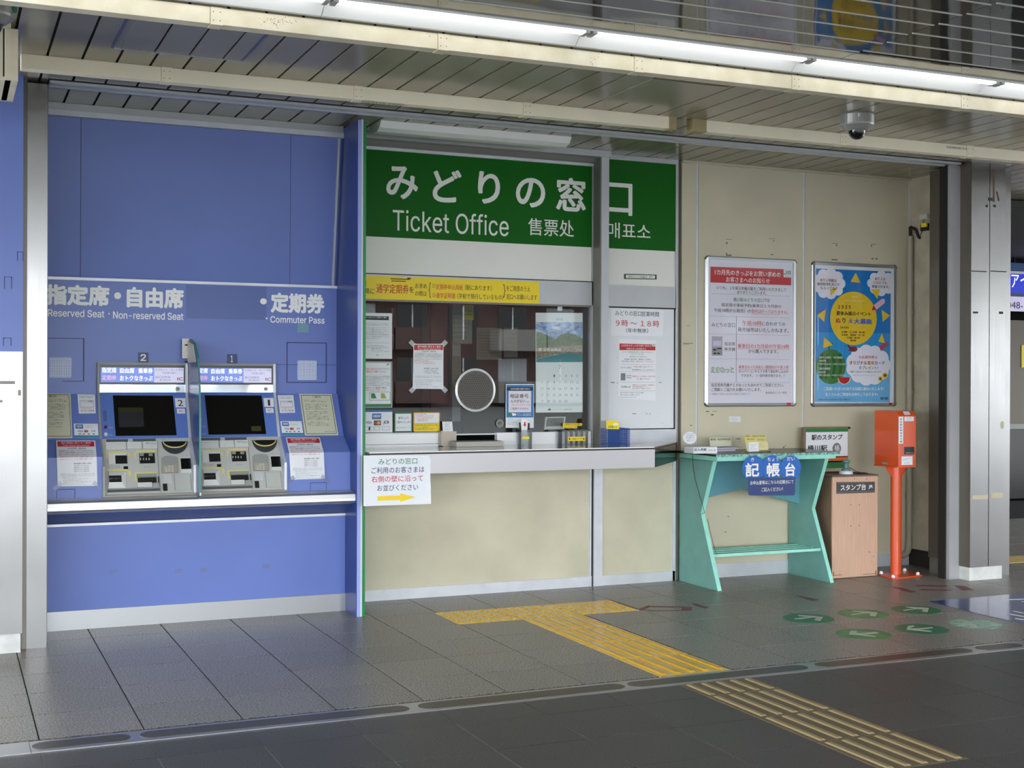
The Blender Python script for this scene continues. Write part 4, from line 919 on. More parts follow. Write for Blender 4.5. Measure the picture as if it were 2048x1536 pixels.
# red headed train status notices, bent over the console front
TAPE = glassmat('clear_tape', (0.86, 0.88, 0.92), 1.5)
def status_print(s, par, g_, parts_, d=0.0042):
    for (u0_, v_, u1_, hh, tx, mt, bo) in parts_:
        a_ = g_(u0_, v_); b_ = g_(u1_, v_); s.T(tx, a_[0], a_[1], b_[0], hh, mt, par, bo, d, 1, 'lettering' if bo else 'small_print')
def status(vc2, vc3, top, mid_, bot, lab, tp):
    """top: (x0, y, x1); the sheet bends where the console turns vertical"""
    t = thing('status_notice', lab, 'notice', vc3.pt(bot[0], bot[1]), 'red headed train status notices')
    A0, A1 = vc2.pt(top[0], top[1], 0.003), vc2.pt(top[2], top[3], 0.003); zc_ = (Vector((0, 7.637, 0.985))-Vector((0, 7.63, 0.752))).length; M0, M1 = vc3.P(vc3.uv(mid_[0], mid_[1])[0], zc_, 0.003), vc3.P(vc3.uv(mid_[2], mid_[3])[0], zc_, 0.003); B0, B1 = vc3.pt(bot[0], bot[1], 0.003), vc3.pt(bot[2], bot[3], 0.003)
    xL = lambda P_: (P_.x, P_.y, P_.z); n_ = Vector((0, 0.0012, -0.0004))
    m = MB(); vs = [A0, A1, M1, M0, B1, B0]; m.add([tuple(v) for v in vs]+[tuple(v+n_) for v in vs], [(0, 3, 2, 1), (3, 5, 4, 2), (6, 7, 8, 9), (9, 8, 10, 11), (0, 1, 7, 6), (5, 11, 10, 4), (0, 6, 9, 3), (3, 9, 11, 5), (1, 2, 8, 7), (2, 4, 10, 8)]); m.build('sheet', PAPER, t)
    sA = Surf(A0, (A1-A0), (A0-M0)); sB = Surf(M0, (M1-M0), (M0-B0)); wA, hA, hB = (A1-A0).length, (A0-M0).length, (M0-B0).length
    def put(S_, top_, hh_tot, v, hgt, u0_, u1_, tx, mt, bo=0.0):
        vv = -(v) if S_ is sB else -(v); TEXTS.append((tx, bo, 1, (S_, wA*u0_, wA*u1_, vv, hgt, 0.0012, 0), mt, t, 'small_print' if not bo else 'lettering'))
    sA.rectuv(wA*.03, -hA*.36, wA*.97, -hA*.06, 0.0003, 0.0008).build('red_header', RED, t)
    put(sA, 0, 0, hA*.15, hA*.12, .12, .88, '運行情報に関するご案内', WHITE, 0.01); put(sA, 0, 0, hA*.285, hA*.09, .16, .84, 'Train Status Information', WHITE)
    put(sA, 0, 0, hA*.47, hA*.10, .28, .74, '山形新幹線・運転計画', INK)
    txt = ['運転情報は下記の二次元コードからもご覧いただけます', 'お急ぎの場合は係員までおたずねくださいませ', '運転の見合わせや遅れが発生する場合があります', 'ご迷惑をおかけいたしますがご理解をお願いします']
    for i in range(4): put(sA, 0, 0, hA*(.62+.11*i), hA*.08, .05, .93, txt[i % 4], INK if i < 2 else REDT)
    put(sB, 0, 0, hB*.06, hB*.045, .05, .9, txt[3], REDT); put(sB, 0, 0, hB*.22, hB*.055, .42, .86, '運行情報をお調べの案内', INK, .01)
    for i in range(4): put(sB, 0, 0, hB*(.30+.065*i), hB*.045, .42, .8, 'JR東日本アプリ 公式SNS'[i:], INK)
    for i in range(2): put(sB, 0, 0, hB*(.58+.05*i), hB*.035, .08, .95, txt[i], INKL)
    for i in range(5): put(sB, 0, 0, hB*(.70+.055*i), hB*.035, .14, .5+.09*(i*3 % 5), txt[i % 4], INKL)
    q = MB(); 
    for a in ((.06, .66, .94, .664), (.06, .97, .94, .974)): sB.rectuv(wA*a[0], -hB*a[3], wA*a[2], -hB*a[1], .0003, .0007, q)
    q.build('ruled_line', INKL, t)
    for (a, b, r) in ((0, 0, 1), (wA, 0, -1)):
        m = MB(); sA.rectuv(a-.022, -.03, a+.022, .006, -0.0001, 0.0009, m); 
    for (a, rt_) in ((0, .7), (wA, -.7)):
        c_ = [(-.028, -.012), (.028, -.012), (.028, .012), (-.028, .012)]; pts = [(a+x*math.cos(rt_)-y*math.sin(rt_), -hB+x*math.sin(rt_)+y*math.cos(rt_)) for x, y in c_]
        MB().prism([sB.P(u, v, 0.0006) for u, v in pts], sB.N*0.0003).build('tape_strip', TAPE, t)
    return t
vC2, vC3 = C2.view(360, 680, 4.517), C3.view(360, 680, 4.517)
status(C2.view(360, 680, 4.517).off(0.004), C3.view(360, 680, 4.517).off(0.004), (955, 884, 1262, 884), (985, 1010, 1298, 1010), (1000, 1262, 1308, 1252), 'red headed train status notice taped on the console right of machine 1', 0)
status(C2.view(80, 680, 4.519).off(0.004), C3.view(80, 680, 4.519).off(0.004), (145, 912, 498, 912), (152, 1035, 512, 1035), (160, 1322, 518, 1318), 'red headed train status notice taped on the console left of machine 2', 0)
# ================================================================== TICKET OFFICE NOTICES AND COUNTER THINGS
FE = FY(7.986).view(720, 540, 4.096)         # on the transom
t = thing('yellow_banner', 'long yellow banner with red and black lettering across the office transom', 'banner', FE.pt(750, 275))
FE.poly([(30, 44), (1467, 96), (1467, 276), (30, 236)], 0.0005, 0.003).build('sheet', YEL, t)
for (tx, x0, yc, x1, h, mt, bo) in (('月', 36, 112, 50, 46, INK, .01), ('降に', 40, 172, 118, 52, INK, .01), ('通学定期券', 133, 150, 398, 78, REDT, .015), ('を', 402, 162, 440, 50, INK, .015), ('お求め', 450, 130, 545, 44, INK, .01), ('の際は', 450, 192, 545, 44, INK, .01),
        ('{', 562, 165, 578, 128, INK, 0), ('①', 590, 130, 616, 34, INK, 0), ('定期券申込用紙', 620, 137, 842, 46, REDT, .01), ('（駅にあります）', 858, 143, 1076, 46, INK, .008), ('②', 590, 206, 616, 34, INK, 0), ('通学証明書', 620, 208, 780, 46, REDT, .01), ('（学校で発行しているもの）', 795, 213, 1172, 46, INK, .008),
        ('}', 1172, 172, 1190, 110, INK, 0), ('をご用意のうえ', 1198, 150, 1392, 48, INK, .01), ('窓口へお願いします', 1198, 218, 1448, 46, INK, .01)): FE.T(tx, x0, yc, x1, h, mt, t, bo, 0.0035)
m = MB(); FE.rect(250, 68, 405, 76, .003, .0034, m); FE.rect(255, 86, 375, 93, .003, .0034, m); FE.rect(385, 62, 415, 76, .003, .0034, m); m.build('ink_smudge', mat('brown_smudge', '5c5012', .7), t)
FG = FY(8.012).view(720, 540, 4.096)         # on the pane
def sheet(s, name, lab, cat, pts, m=PAPER, group=None, th=0.0015, d=0.0006):
    t = thing(name, lab, cat, s.pt((pts[0][0]+pts[2][0])/2, pts[2][1]), group); s.poly(pts, d, d+th).build('sheet', m, t); return t
GN = 'notices stuck to the office window'
t = sheet(FG, 'window_notice', 'long black headed white notice on the window beside the green partition', 'notice', [(20, 350), (262, 355), (262, 728), (20, 726)], PAPER, GN)
FG.rect(20, 375, 235, 412, .0021, .0026).build('black_header', mat('charcoal_print', '35373a', .5), t); FG.T('きっぷ払いもどし手数料のご案内', 45, 386, 215, 13, WHITE, t, 0, .003, 1)
textblock(FG, t, 45, 232, [438, 450, 485, 500, 512, 530, 545, 560, 620, 632], 9, INKL, 4, .003); FG.T('お問い合わせ', 90, 642, 168, 9, INK, t, .01, .003, 1); textblock(FG, t, 90, 235, [655, 667], 8, INKL, 6, .003); FG.T('JR', 132, 697, 152, 14, INKL, t, .02, .003)
m = MB()
for q in ((105, 470, 106.5, 560), (45, 470, 235, 471.5), (45, 522, 235, 523.5), (45, 595, 235, 596.5)): FG.rect(*q, .0021, .0026, m)
m.build('ruled_line', INKL, t)
m = MB()
for q in ((258, 312, 274, 382), (262, 530, 276, 580)): FG.rect(*q, .0005, .0008).build('tape_strip', TAPE, t)
t = sheet(FG, 'window_notice', 'green bordered white notice below the black headed one on the window', 'notice', [(20, 750), (262, 752), (262, 1125), (20, 1127)], PAPER, GN)
m = MB()
for q in ((20, 755, 256, 759), (252, 755, 257, 1122)): FG.rect(*q, .0021, .0026, m)
FG.rect(20, 1098, 257, 1122, .0021, .0026, m); m.build('green_border', INKG, t)
FG.T('JR', 212, 775, 244, 17, INK, t, .02, .003); FG.T('お客さま窓口', 45, 810, 122, 18, REDT, t, .01, .003); FG.T('までおたずね下さい', 126, 810, 245, 15, INK, t, 0, .003); FG.T('電話がご利用ください！', 50, 832, 215, 18, REDT, t, .01, .003)
textblock(FG, t, 44, 245, [870, 880, 893, 904, 918, 932, 945], 9, INK, 8, .003); FG.T('窓口コード 指定席 予約は', 46, 965, 215, 16, INK, t, .01, .003, 1); FG.T('お近くの窓口でお願いください', 46, 983, 215, 14, REDT, t, .01, .003, 1)
q = FG.rect(76, 998, 246, 1068, .0021, .0024).build('green_box', INKG, t); FG.rect(79, 1001, 243, 1065, .0024, .0028).build('inner_field', PAPER, q)
for a_, mt in ((90, INKG), (170, mat('olive_print', '9aa83a', .5))): FG.poly([(a_, 1010), (a_+28, 1010), (a_+45, 1052), (a_, 1052)], .0028, .0032).build('seat_map', mt, t)
t = sheet(FG, 'status_notice', 'red headed status notice taped to the office window', 'notice', [(437, 605), (683, 605), (682, 975), (431, 972)], PAPER, 'red headed train status notices')
FG.poly([(443, 612), (679, 612), (678, 656), (442, 656)], .0021, .0026).build('red_header', RED, t); FG.T('運行情報に関するご案内', 470, 626, 660, 19, WHITE, t, .01, .003); FG.T('Train Status Information', 470, 646, 660, 12, WHITE, t, .01, .003)
FG.T('山形新幹線・運転計画', 505, 666, 620, 10, INK, t, .01, .003, 1); textblock(FG, t, 446, 670, [682, 692, 702, 712], 8, INK, 11, .003); textblock(FG, t, 446, 665, [728, 740, 752, 764], 8, REDT, 12, .003)
FG.T('運行情報 を お調べの案内', 522, 806, 640, 11, INK, t, .01, .003, 1); textblock(FG, t, 522, 645, [820, 832, 845], 9, INK, 13, .003); textblock(FG, t, 446, 668, [870, 880, 900, 912, 925, 938, 955], 7, INKL, 14, .003)
m = MB()
for (cx_, cy_, rt_) in ((437, 612, 45), (680, 612, -45), (440, 970, -45), (680, 968, 45)):
    cr_, sr_ = math.cos(math.radians(rt_)), math.sin(math.radians(rt_)); FG.poly([(cx_+x*cr_-y*sr_, cy_-x*sr_-y*cr_) for x, y in ((-18, -40), (18, -40), (18, 40), (-18, 40))], .0004, .0007).build('tape_strip', mat('milky_tape', 'a8acac', .4), t)
# lower stickers
cs2 = FG.rect
t = sheet(FG, 'payment_sticker', 'large payment card sticker at the lower left of the office window', 'sticker', [(20, 1150), (264, 1150), (264, 1330), (20, 1332)], PAPER, 'payment card stickers')
FG.rect(20, 1150, 264, 1164, .0021, .0026).build('blue_band', mat('view_blue', '1b63a8', .4), t); q = FG.rect(98, 1176, 172, 1222, .0021, .0026).build('blue_logo_field', mat('view_blue', '1b63a8', .4), t); FG.T('VIEW', 104, 1198, 167, 22, WHITE, q, .03, .003)
FG.T('VISA', 45, 1250, 96, 20, mat('visa_blue', '1c2f86', .4), t, .03, .003); FG.rect(113, 1233, 170, 1272, .0021, .0024).build('dark_field', mat('charcoal_print', '35373a', .5), t); FG.ell(118, 1238, 146, 1266, .0024, .0028).build('red_disc', RED, t); FG.ell(137, 1238, 165, 1266, .0028, .0031).build('orange_disc', mat('amber_print', 'e89a28', .4), t); FG.T('JCB', 190, 1250, 236, 32, mat('visa_blue', '1c2f86', .4), t, .04, .003)
for a_ in (40, 68, 118, 182): FG.rect(a_, 1283, a_+(60 if a_ == 182 else 44), 1312, .0021, .0026).build('card_mark', INKL, t); 
for a_ in (42, 70, 120, 184): FG.rect(a_, 1285, a_+(56 if a_ == 184 else 40), 1310, .0026, .0029).build('card_mark_field', PAPER, t)
t = sheet(FG, 'round_cornered_sticker', 'green bordered sticker between the card sticker and the yellow edged one', 'sticker', [(288, 1168), (420, 1168), (428, 1176), (428, 1320), (420, 1328), (288, 1328), (280, 1320), (280, 1176)], mat('green_sticker_edge', '1d7040', .4), 'small window stickers')
FG.rect(290, 1178, 418, 1318, .0021, .0026).build('white_field', PAPER, t); FG.T('番号により', 312, 1212, 398, 20, INK, t, .01, .003); FG.T('ご案内いたします', 294, 1246, 416, 20, INK, t, .01, .003); FG.T('お待ちの間お声かけください', 296, 1292, 416, 12, INKL, t, .01, .003, 1)
t = sheet(FG, 'round_cornered_sticker', 'yellow edged sticker with a yellow lower half, above the card stand', 'sticker', [(446, 1166), (646, 1166), (654, 1174), (654, 1318), (646, 1326), (444, 1326), (436, 1318), (436, 1174)], mat('amber_edge', 'd99a38', .4), 'small window stickers')
FG.rect(446, 1174, 646, 1256, .0021, .0026).build('white_field', PAPER, t); FG.rect(446, 1256, 646, 1318, .0021, .0026).build('yellow_field', YEL, t)
FG.T('窓口でのお取扱い内容', 452, 1182, 540, 11, REDT, t, .01, .003, 1); textblock(FG, t, 462, 600, [1196, 1210, 1223, 1235], 10, REDT, 21, .003); textblock(FG, t, 450, 642, [1272, 1288, 1303], 12, INK, 22, .003)
# calendar
FK = FY(8.035).view(720, 540, 4.096)
t = thing('wall_calendar', 'July wall calendar with a seaside photograph hanging inside the window', 'calendar', FK.pt(1632, 1165))
FK.poly([(1438, 350), (1823, 352), (1823, 1165), (1440, 1168)], 0, .002).build('sheet', mat('calendar_paper', 'f2f5f7', .5), t)
ph = FK.poly([(1441, 426), (1821, 428), (1822, 754), (1443, 756)], .002, .0025).build('photo_sky', mat('photo_sky_blue', '4a86cc', .4, col2='c8d8ea', vscale=26, streak=(1, 1, 2.4)), t)
FK.poly([(1442, 512), (1480, 512), (1540, 540), (1600, 570), (1640, 530), (1700, 515), (1760, 530), (1822, 560), (1822, 640), (1442, 640)], .0026, .003).build('hills', mat('photo_hill', '2f5a2c', .5, col2='5f8448', vscale=70), ph)
FK.poly([(1442, 640), (1822, 612), (1822, 690), (1600, 690), (1442, 730)], .003, .0034).build('village', mat('photo_village', 'b3a58c', .5, col2='6f6a60', vscale=110), ph)
FK.poly([(1443, 735), (1560, 705), (1680, 682), (1822, 690), (1822, 754), (1443, 756)], .0034, .0038).build('bay', mat('photo_bay', '3c8c96', .4), ph)
FK.ell(1570, 462, 1640, 485, .0026, .003).build('cloud', WHITE, ph)
for k, a_ in enumerate((1462, 1500, 1530, 1560, 1590, 1620)): FK.rect(a_, 640+(k % 2)*5, a_+24, 665, .0034, .0037).build('white_house', mat('photo_house', 'cfccc4', .5), ph)
FK.T('2025', 1605, 402, 1662, 18, INKL, t, 0, .0025, 1); FK.T('7', 1628, 796, 1642, 36, INK, t, 0, .0025)
days = [(1, 1590), (2, 1637), (3, 1685), (4, 1732), (5, 1779)]
cols = [1492, 1541, 1590, 1637, 1685, 1732, 1779]; nrm = mat('calendar_ink', '4a5560', .5); sun_ = mat('calendar_red_ink', 'd0908c', .5); sat = mat('calendar_blue_ink', '5a78a8', .5)
for r_ in range(5):
    for c2_ in range(7):
        dnum = r_*7+c2_-1
        if 1 <= dnum <= 31:
            wd = 6 if dnum < 10 else 10; yy = 867+r_*52+(c2_*0.0); FK.T(str(dnum), cols[c2_]-wd, yy, cols[c2_]+wd, 20, sun_ if c2_ == 0 or dnum == 21 else sat if c2_ == 6 else nrm, t, 0, .0025, 1)
FK.T('ジェイアール東日本', 1575, 1143, 1735, 12, INKG, t, 0, .0025, 1); FK.poly([(1535, 1150), (1545, 1136), (1556, 1132), (1566, 1150)], .002, .0026).build('leaf_mark', PGRN, t)
hk = FK.rect(1613, 294, 1653, 335, .001, .012).build('hook', PAPER, t, bevel=0.003)
# blue bordered card
t = sheet(FG, 'blue_bordered_notice', 'blue bordered notice about security codes on the window, left of the calendar', 'notice', [(1194, 935), (1424, 935), (1422, 1293), (1192, 1293)], PAPER, GN)
FG.poly([(1199, 941), (1420, 941), (1419, 1208), (1198, 1208)], .0021, .0026).build('blue_field', mat('notice_blue', '2a6fa8', .4), t); FG.rect(1202, 960, 1416, 988, .0026, .003).build('black_band', mat('dark_band', '1a2430', .5), t); FG.T('2025年4月以降の重要なお知らせ', 1232, 974, 1390, 15, WHITE, t, .01, .0035, 1)
FG.rect(1216, 990, 1400, 1165, .0026, .003).build('pale_field', mat('pale_pink_white', 'd6d3dc', .5), t); FG.T('暗証番号', 1230, 1032, 1378, 36, INK, t, .02, .0035); FG.T('の', 1380, 1044, 1390, 8, INK, t, 0, .0035); FG.T('入力がない', 1230, 1074, 1352, 28, INK, t, .02, .0035); FG.T('場合', 1358, 1080, 1386, 10, INK, t, 0, .0035); FG.T('クレジットカードは', 1240, 1105, 1388, 15, REDT, t, .01, .0035); FG.T('ご利用できません', 1230, 1136, 1380, 20, INK, t, .01, .0035)
FG.ell(1212, 1170, 1252, 1202, .0026, .003).build('green_ball', mat('leaf_print', '2f7a44', .5), t); FG.poly([(1240, 1172), (1275, 1175), (1280, 1190), (1250, 1196)], .003, .0034).build('hand_print', WHITE, t); textblock(FG, t, 1285, 1400, [1180, 1192], 9, WHITE, 31, .0035); textblock(FG, t, 1205, 1290, [1222, 1236, 1248, 1262], 7, INKL, 32, .003)
t = thing('round_window_sticker', 'small round grey sticker low on the window, left of the blue bordered notice', 'sticker', FG.pt(1144, 1290)); FG.ell(1113, 1223, 1176, 1290, .0006, .0015).build('disc', mat('grey_sticker', '8c8d8a', .5), t); FG.T('券', 1125, 1256, 1164, 38, ROOMD, t, 0, .002)
# behind-the-glass display
s = FY(8.10).view(720, 540, 4.096); t = thing('customer_display', 'small grey customer display with a dark screen, below the calendar', 'display', s.pt(1590, 1320))
s.poly([(1512, 1203), (1676, 1200), (1664, 1305), (1503, 1308)], 0, .02).build('housing', MGREYW, t, bevel=.003); s.poly([(1522, 1213), (1660, 1211), (1651, 1277), (1514, 1280)], .02, .022).build('screen', SCREEN, t)
s.T('大人 0', 1526, 1228, 1560, 10, MGREYD, t, 0, .0225, 1); s.T('合計', 1526, 1252, 1550, 10, MGREYD, t, 0, .0225, 1)
MB().prism([s.pt(1560, 1305, -.01), s.pt(1620, 1305, -.01), s.pt(1630, 1345, -.01), s.pt(1550, 1345, -.01)], (0, .02, 0)).build('stand', MGREYD, t)
s = FY(8.008).view(720, 540, 4.096); t = sheet(s, 'yellow_label', 'two step yellow label at the bottom of the window, right of the small display', 'label', [(1660, 1255), (1818, 1255), (1818, 1276), (1778, 1278), (1778, 1297), (1662, 1295)], YEL); s.T('ご意見は入口左側へ', 1666, 1266, 1812, 14, INK, t, .01, .003, 1); s.T('よろしくおねがいします', 1668, 1286, 1772, 10, INK, t, 0, .003, 1)
# things on the counter
def cs_surf(y): return FY(y).view(720, 800, 4.096)
def cbox(name, lab, cat, a, b, c_, d, y, dep, m, group=None):
    s = cs_surf(y); (u0, v1), (u1, v0) = s.uv(a, b), s.uv(c_, d); v0 = 0.992
    return thing(name, lab, cat, ((u0+u1)/2, y, v0), group), u0, u1, v0, v1
t, u0, u1, v0, v1 = cbox('card_stand', 'steel card stand holding a white printed slip on the counter', 'stand', 668, 258, 790, 376, 7.92, .06, STEELH)
m = MB(); m.box(u0+.012, u1, 7.92, 7.924, v0, v1).box(u0, u0+.012, 7.924, 7.975, v0, v1+.004).box(u1-.004, u1, 7.924, 7.975, v0, v1).box(u0, u1, 7.924, 7.975, v0, v0+.004); m.build('holder', mat('tan_steel', 'a89f92', .35, .7), t)
s = cs_surf(7.93); s.poly([(673, 177), (755, 177), (762, 262), (680, 262)], -.002, 0).build('slip', PAPER, t); textblock(s, t, 690, 745, [190, 203, 216, 229, 242], 9, INKL, 41, .001)
t, u0, u1, v0, v1 = cbox('counter_tray', 'flat pale grey tray lying on the counter below the opening', 'tray', 790, 345, 1178, 378, 7.80, .1, MGREY)
MB().box(u0, u1, 7.80, 7.95, v0, v0+.034).build('body', mat('tray_grey', 'aaa79f', .5), t, bevel=.004); box('pad', mat('tray_pad', '6d6b66', .7), t, u0+.01, u1-.01, 7.81, 7.94, v0+.034, v0+.036)
t, u0, u1, v0, v1 = cbox('hand_sanitizer', 'small white bottle with a red arrow in a clear holder on the counter', 'bottle', 1308, 245, 1398, 372, 7.90, .05, CLEAR)
m = MB(); m.box(u0, u1, 7.88, 7.883, v0, v1).box(u0, u0+.003, 7.883, 7.94, v0, v1).box(u1-.003, u1, 7.883, 7.94, v0, v1).box(u0, u1, 7.94, 7.943, v0, v1); m.build('clear_holder', CLEAR, t)
s = cs_surf(7.91); s.poly([(1315, 152), (1362, 152), (1369, 170), (1358, 300), (1320, 300), (1309, 170)], 0, .02).build('bottle', PAPER, t, bevel=.004); s.poly([(1334, 180), (1346, 180), (1346, 200), (1354, 200), (1340, 218), (1326, 200), (1334, 200)], .0202, .021).build('red_arrow', REDT, t); s.poly([(1300, 185), (1312, 185), (1320, 245), (1306, 245)], 0, .01).build('pen', BLACK, t); s.poly([(1366, 185), (1386, 190), (1384, 245), (1366, 245)], 0, .01).build('pen', BLACK, t)
cs_surf(7.88).rect(1328, 300, 1386, 320, .0005, .001).build('yellow_tag', YEL, t)
t, u0, u1, v0, v1 = cbox('leaflet_box', 'clear partitioned leaflet box with a yellow strip on the counter near the mullion', 'box', 1655, 248, 1868, 355, 7.88, .06, CLEAR)
m = MB(); m.box(u0, u1, 7.88, 7.882, v0, v1)
for k in range(6): xx = u0+(u1-u0)*k/5; m.box(xx-.001, xx+.001, 7.882, 7.95, v0, v1)
m.box(u0, u1, 7.95, 7.952, v0, v1); m.build('clear_body', CLEAR, t); m = MB()
for k in range(5): xx = u0+(u1-u0)*(k+.12)/5; m.box(xx, xx+(u1-u0)*.13, 7.90, 7.945, v0+.002, v1-.012)
m.build('contents', mat('card_grey', 'b9bab6', .5), t); s = cs_surf(7.88); q = s.rect(1703, 302, 1845, 334, .0005, .0015).build('yellow_strip', YEL, t); s.T('ご自由にどうぞ', 1728, 318, 1820, 18, INK, q, .02, .002, 1); s.ell(1710, 311, 1722, 326, .0016, .002).build('black_dot', INK, q); s.ell(1826, 311, 1838, 326, .0016, .002).build('black_dot', INK, q)
# basket on the counter
s = FY(7.80).view(1180, 540, 3.659); (u0, v1), (u1, _) = s.uv(120, 1163), s.uv(289, 1290)
t = thing('wire_basket', 'blue plastic mesh basket with a yellow card, standing on the counter', 'basket', ((u0+u1)/2, 7.8, .992)); m = MB(); nx, nz = 14, 9
for (ya, fl_) in ((7.80, 1), (7.95, 1)):
    for k in range(nx+1): xx = u0+(u1-u0)*k/nx; m.box(xx-.0022, xx+.0022, ya-.001, ya+.001, .992, v1)
    for k in range(nz+1): zz = .994+(v1-.994)*k/nz; m.box(u0, u1, ya-.001, ya+.001, zz-.0022, zz+.0022)
for xa in (u0, u1):
    for k in range(9): yy = 7.8+.15*k/8; m.box(xa-.001, xa+.001, yy-.002, yy+.002, .992, v1)
    for k in range(nz+1): zz = .994+(v1-.994)*k/nz; m.box(xa-.001, xa+.001, 7.8, 7.95, zz-.0022, zz+.0022)
m.build('mesh', BASK, t); box('bottom', BASK, t, u0, u1, 7.8, 7.95, .992, .996); box('inner_sheet', mat('inner_blue', '1f3f80', .6), t, u0+.004, u1-.004, 7.93, 7.94, .996, v1-.01)
q = s.poly([(118, 1108), (128, 1100), (200, 1102), (212, 1112), (210, 1165), (118, 1163)], .002, .004).build('yellow_card', YEL, t); s.T('えきねっと', 130, 1148, 196, 18, INK, q, .04, .0045); s.ell(168, 1120, 204, 1138, .004, .0045).build('speech_bubble', WHITE, q)
# hours poster and small notices on the white board
G8 = FY(8.0).view(1180, 540, 3.659)
t = sheet(G8, 'hours_notice', 'white opening hours notice reading 9 to 18 on the white board', 'notice', [(150, 283), (538, 292), (532, 484), (148, 480)], mat('bright_paper', 'e9ecef', .45))
G8.T('みどりの', 183, 315, 312, 36, INKG, t, .005, .003); G8.T('窓口', 314, 318, 374, 36, INKB, t, .005, .003); G8.T('営業時間', 376, 321, 503, 36, INKB, t, .005, .003); G8.T('９時 ～ １８時', 188, 387, 505, 50, REDT, t, .012, .003); G8.T('（年中無休）', 262, 442, 424, 36, INKB, t, .008, .003)
m = MB(); G8.rect(222, 262, 518, 263.5, .0003, .001, m); 
for q in ((152, 818, 180, 828), (196, 824, 204, 830), (502, 820, 524, 826), (308, 1049, 338, 1055), (408, 1050, 420, 1055), (432, 1050, 444, 1055), (526, 1118, 534, 1121), (196, 640, 203, 643), (122, 626, 138, 628), (88, 780, 94, 783)): G8.rect(*q, .0003, .001, m)
m.build('old_tape_mark', mat('tan_mark', 'a39c88', .7), wm)
t = sheet(G8, 'small_ticket_notice', 'small red headed notice about tickets below the opening hours notice', 'notice', [(212, 505), (482, 515), (478, 955), (204, 940)], mat('bright_paper', 'e9ecef', .45))
G8.poly([(215, 538), (478, 545), (477, 588), (215, 586)], .0021, .0026).build('red_header', RED, t); G8.T('1カ月先のきっぷをお買い求めの', 228, 552, 446, 16, WHITE, t, .01, .003); G8.T('お客さまへのお知らせ', 265, 575, 408, 15, WHITE, t, .01, .003); q = G8.rect(452, 538, 478, 560, .0026, .003).build('logo_field', PAPER, t); G8.T('JR', 455, 550, 476, 12, INKG, q, .02, .0035)
G8.T('いつも、JR東日本桶川駅をご利用いただきまして', 235, 600, 462, 11, INK, t, 0, .003, 1); G8.T('ありがとうございます。', 302, 614, 398, 10, INK, t, 0, .003, 1); G8.T('桶川駅みどりの窓口では', 290, 634, 410, 11, INKG, t, 0, .003, 1); G8.T('指定席の事前予約（乗車日１カ月前の', 250, 653, 448, 11, INK, t, 0, .003, 1); G8.T('午前10時から発売）の', 228, 668, 340, 11, INK, t, 0, .003, 1); G8.T('受付は行っておりません', 340, 670, 468, 11, REDT, t, 0, .003, 1)
for y_ in (690, 742, 820, 884): G8.rect(218, y_, 478, y_+1.2, .0021, .0026).build('ruled_line', INKL, t)
G8.T('みどりの窓口', 220, 714, 300, 14, INK, t, 0, .003, 1); G8.T('午前10時に合わせての', 318, 708, 460, 12, REDT, t, 0, .003, 1); G8.T('発売操作はいたしかねます。', 306, 730, 474, 12, INK, t, 0, .003, 1); G8.rect(224, 755, 258, 808, .0021, .0026).build('machine_picture', INKL, t); G8.T('指定席', 266, 773, 300, 11, INK, t, 0, .003, 1); G8.T('券売機', 266, 789, 300, 11, INK, t, 0, .003, 1)
G8.T('乗車日の1カ月前の午前10時', 308, 778, 476, 12, REDT, t, 0, .003, 1); G8.T('から購入できます。', 342, 797, 440, 11, INK, t, 0, .003, 1); G8.T('えきねっと', 226, 854, 296, 18, INKG, t, .04, .003); G8.T('乗車日の1カ月前と1週間前の', 310, 842, 474, 10, REDT, t, 0, .003, 1); textblock(G8, t, 310, 474, [855, 868], 9, INK, 50, .003); textblock(G8, t, 222, 455, [898, 914], 10, INK, 51, .003)
m = MB(); G8.rect(205, 930, 340, 932, .0021, .0026, m); m.build('ruled_line', INKL, t)
t = sheet(G8, 'camera_label', 'small dark green security camera label on the white band', 'label', [(248, 28), (487, 34), (487, 70), (248, 66)], mat('dark_green_label', '2d4a3a', .4)); G8.poly([(262, 36), (474, 40), (474, 63), (262, 59)], .0021, .0025).build('pale_field', SIGNW, t); G8.T('防犯カメラ作動中', 280, 48, 416, 16, INK, t, .01, .003, 1); G8.T('JR', 428, 51, 458, 14, INKG, t, .02, .003)
# paper on the counter front
s = FY(7.415).view(720, 800, 4.096)
t = thing('queue_notice', 'white queue notice with a yellow arrow taped to the counter front', 'notice', s.pt(300, 860))
s.poly([(28, 455), (565, 455), (578, 490), (575, 640), (582, 850), (38, 870), (28, 868)], .0005, .002).build('sheet', mat('queue_paper', 'dbe0e6', .35), t)
for (tx, x0, yc, x1, h, mt) in (('みどりの窓口', 150, 505, 468, 50, INKG), ('ご利用のお客さまは', 92, 578, 525, 52, INKB), ('右側の壁に沿って', 92, 650, 515, 52, REDT), ('お並びください', 140, 722, 475, 50, INKB)): s.T(tx, x0, yc, x1, h, mt, t, .004, .0028, 3)
s.poly([(142, 788), (328, 782), (328, 764), (455, 796), (328, 836), (328, 820), (142, 826)], .002, .0026).build('yellow_arrow', mat('arrow_yellow', 'e8cb22', .5), t)
m = MB()
for q in (((530, 610), (575, 600), (572, 640), (520, 640)), ((520, 700), (575, 660), (580, 730), (545, 760)), ((440, 850), (480, 790), (580, 785), (580, 848))): s.poly(list(q), .002, .0026, m)
m.build('clear_tape', mat('tape_sheen', 'e3e7ea', .12), t)

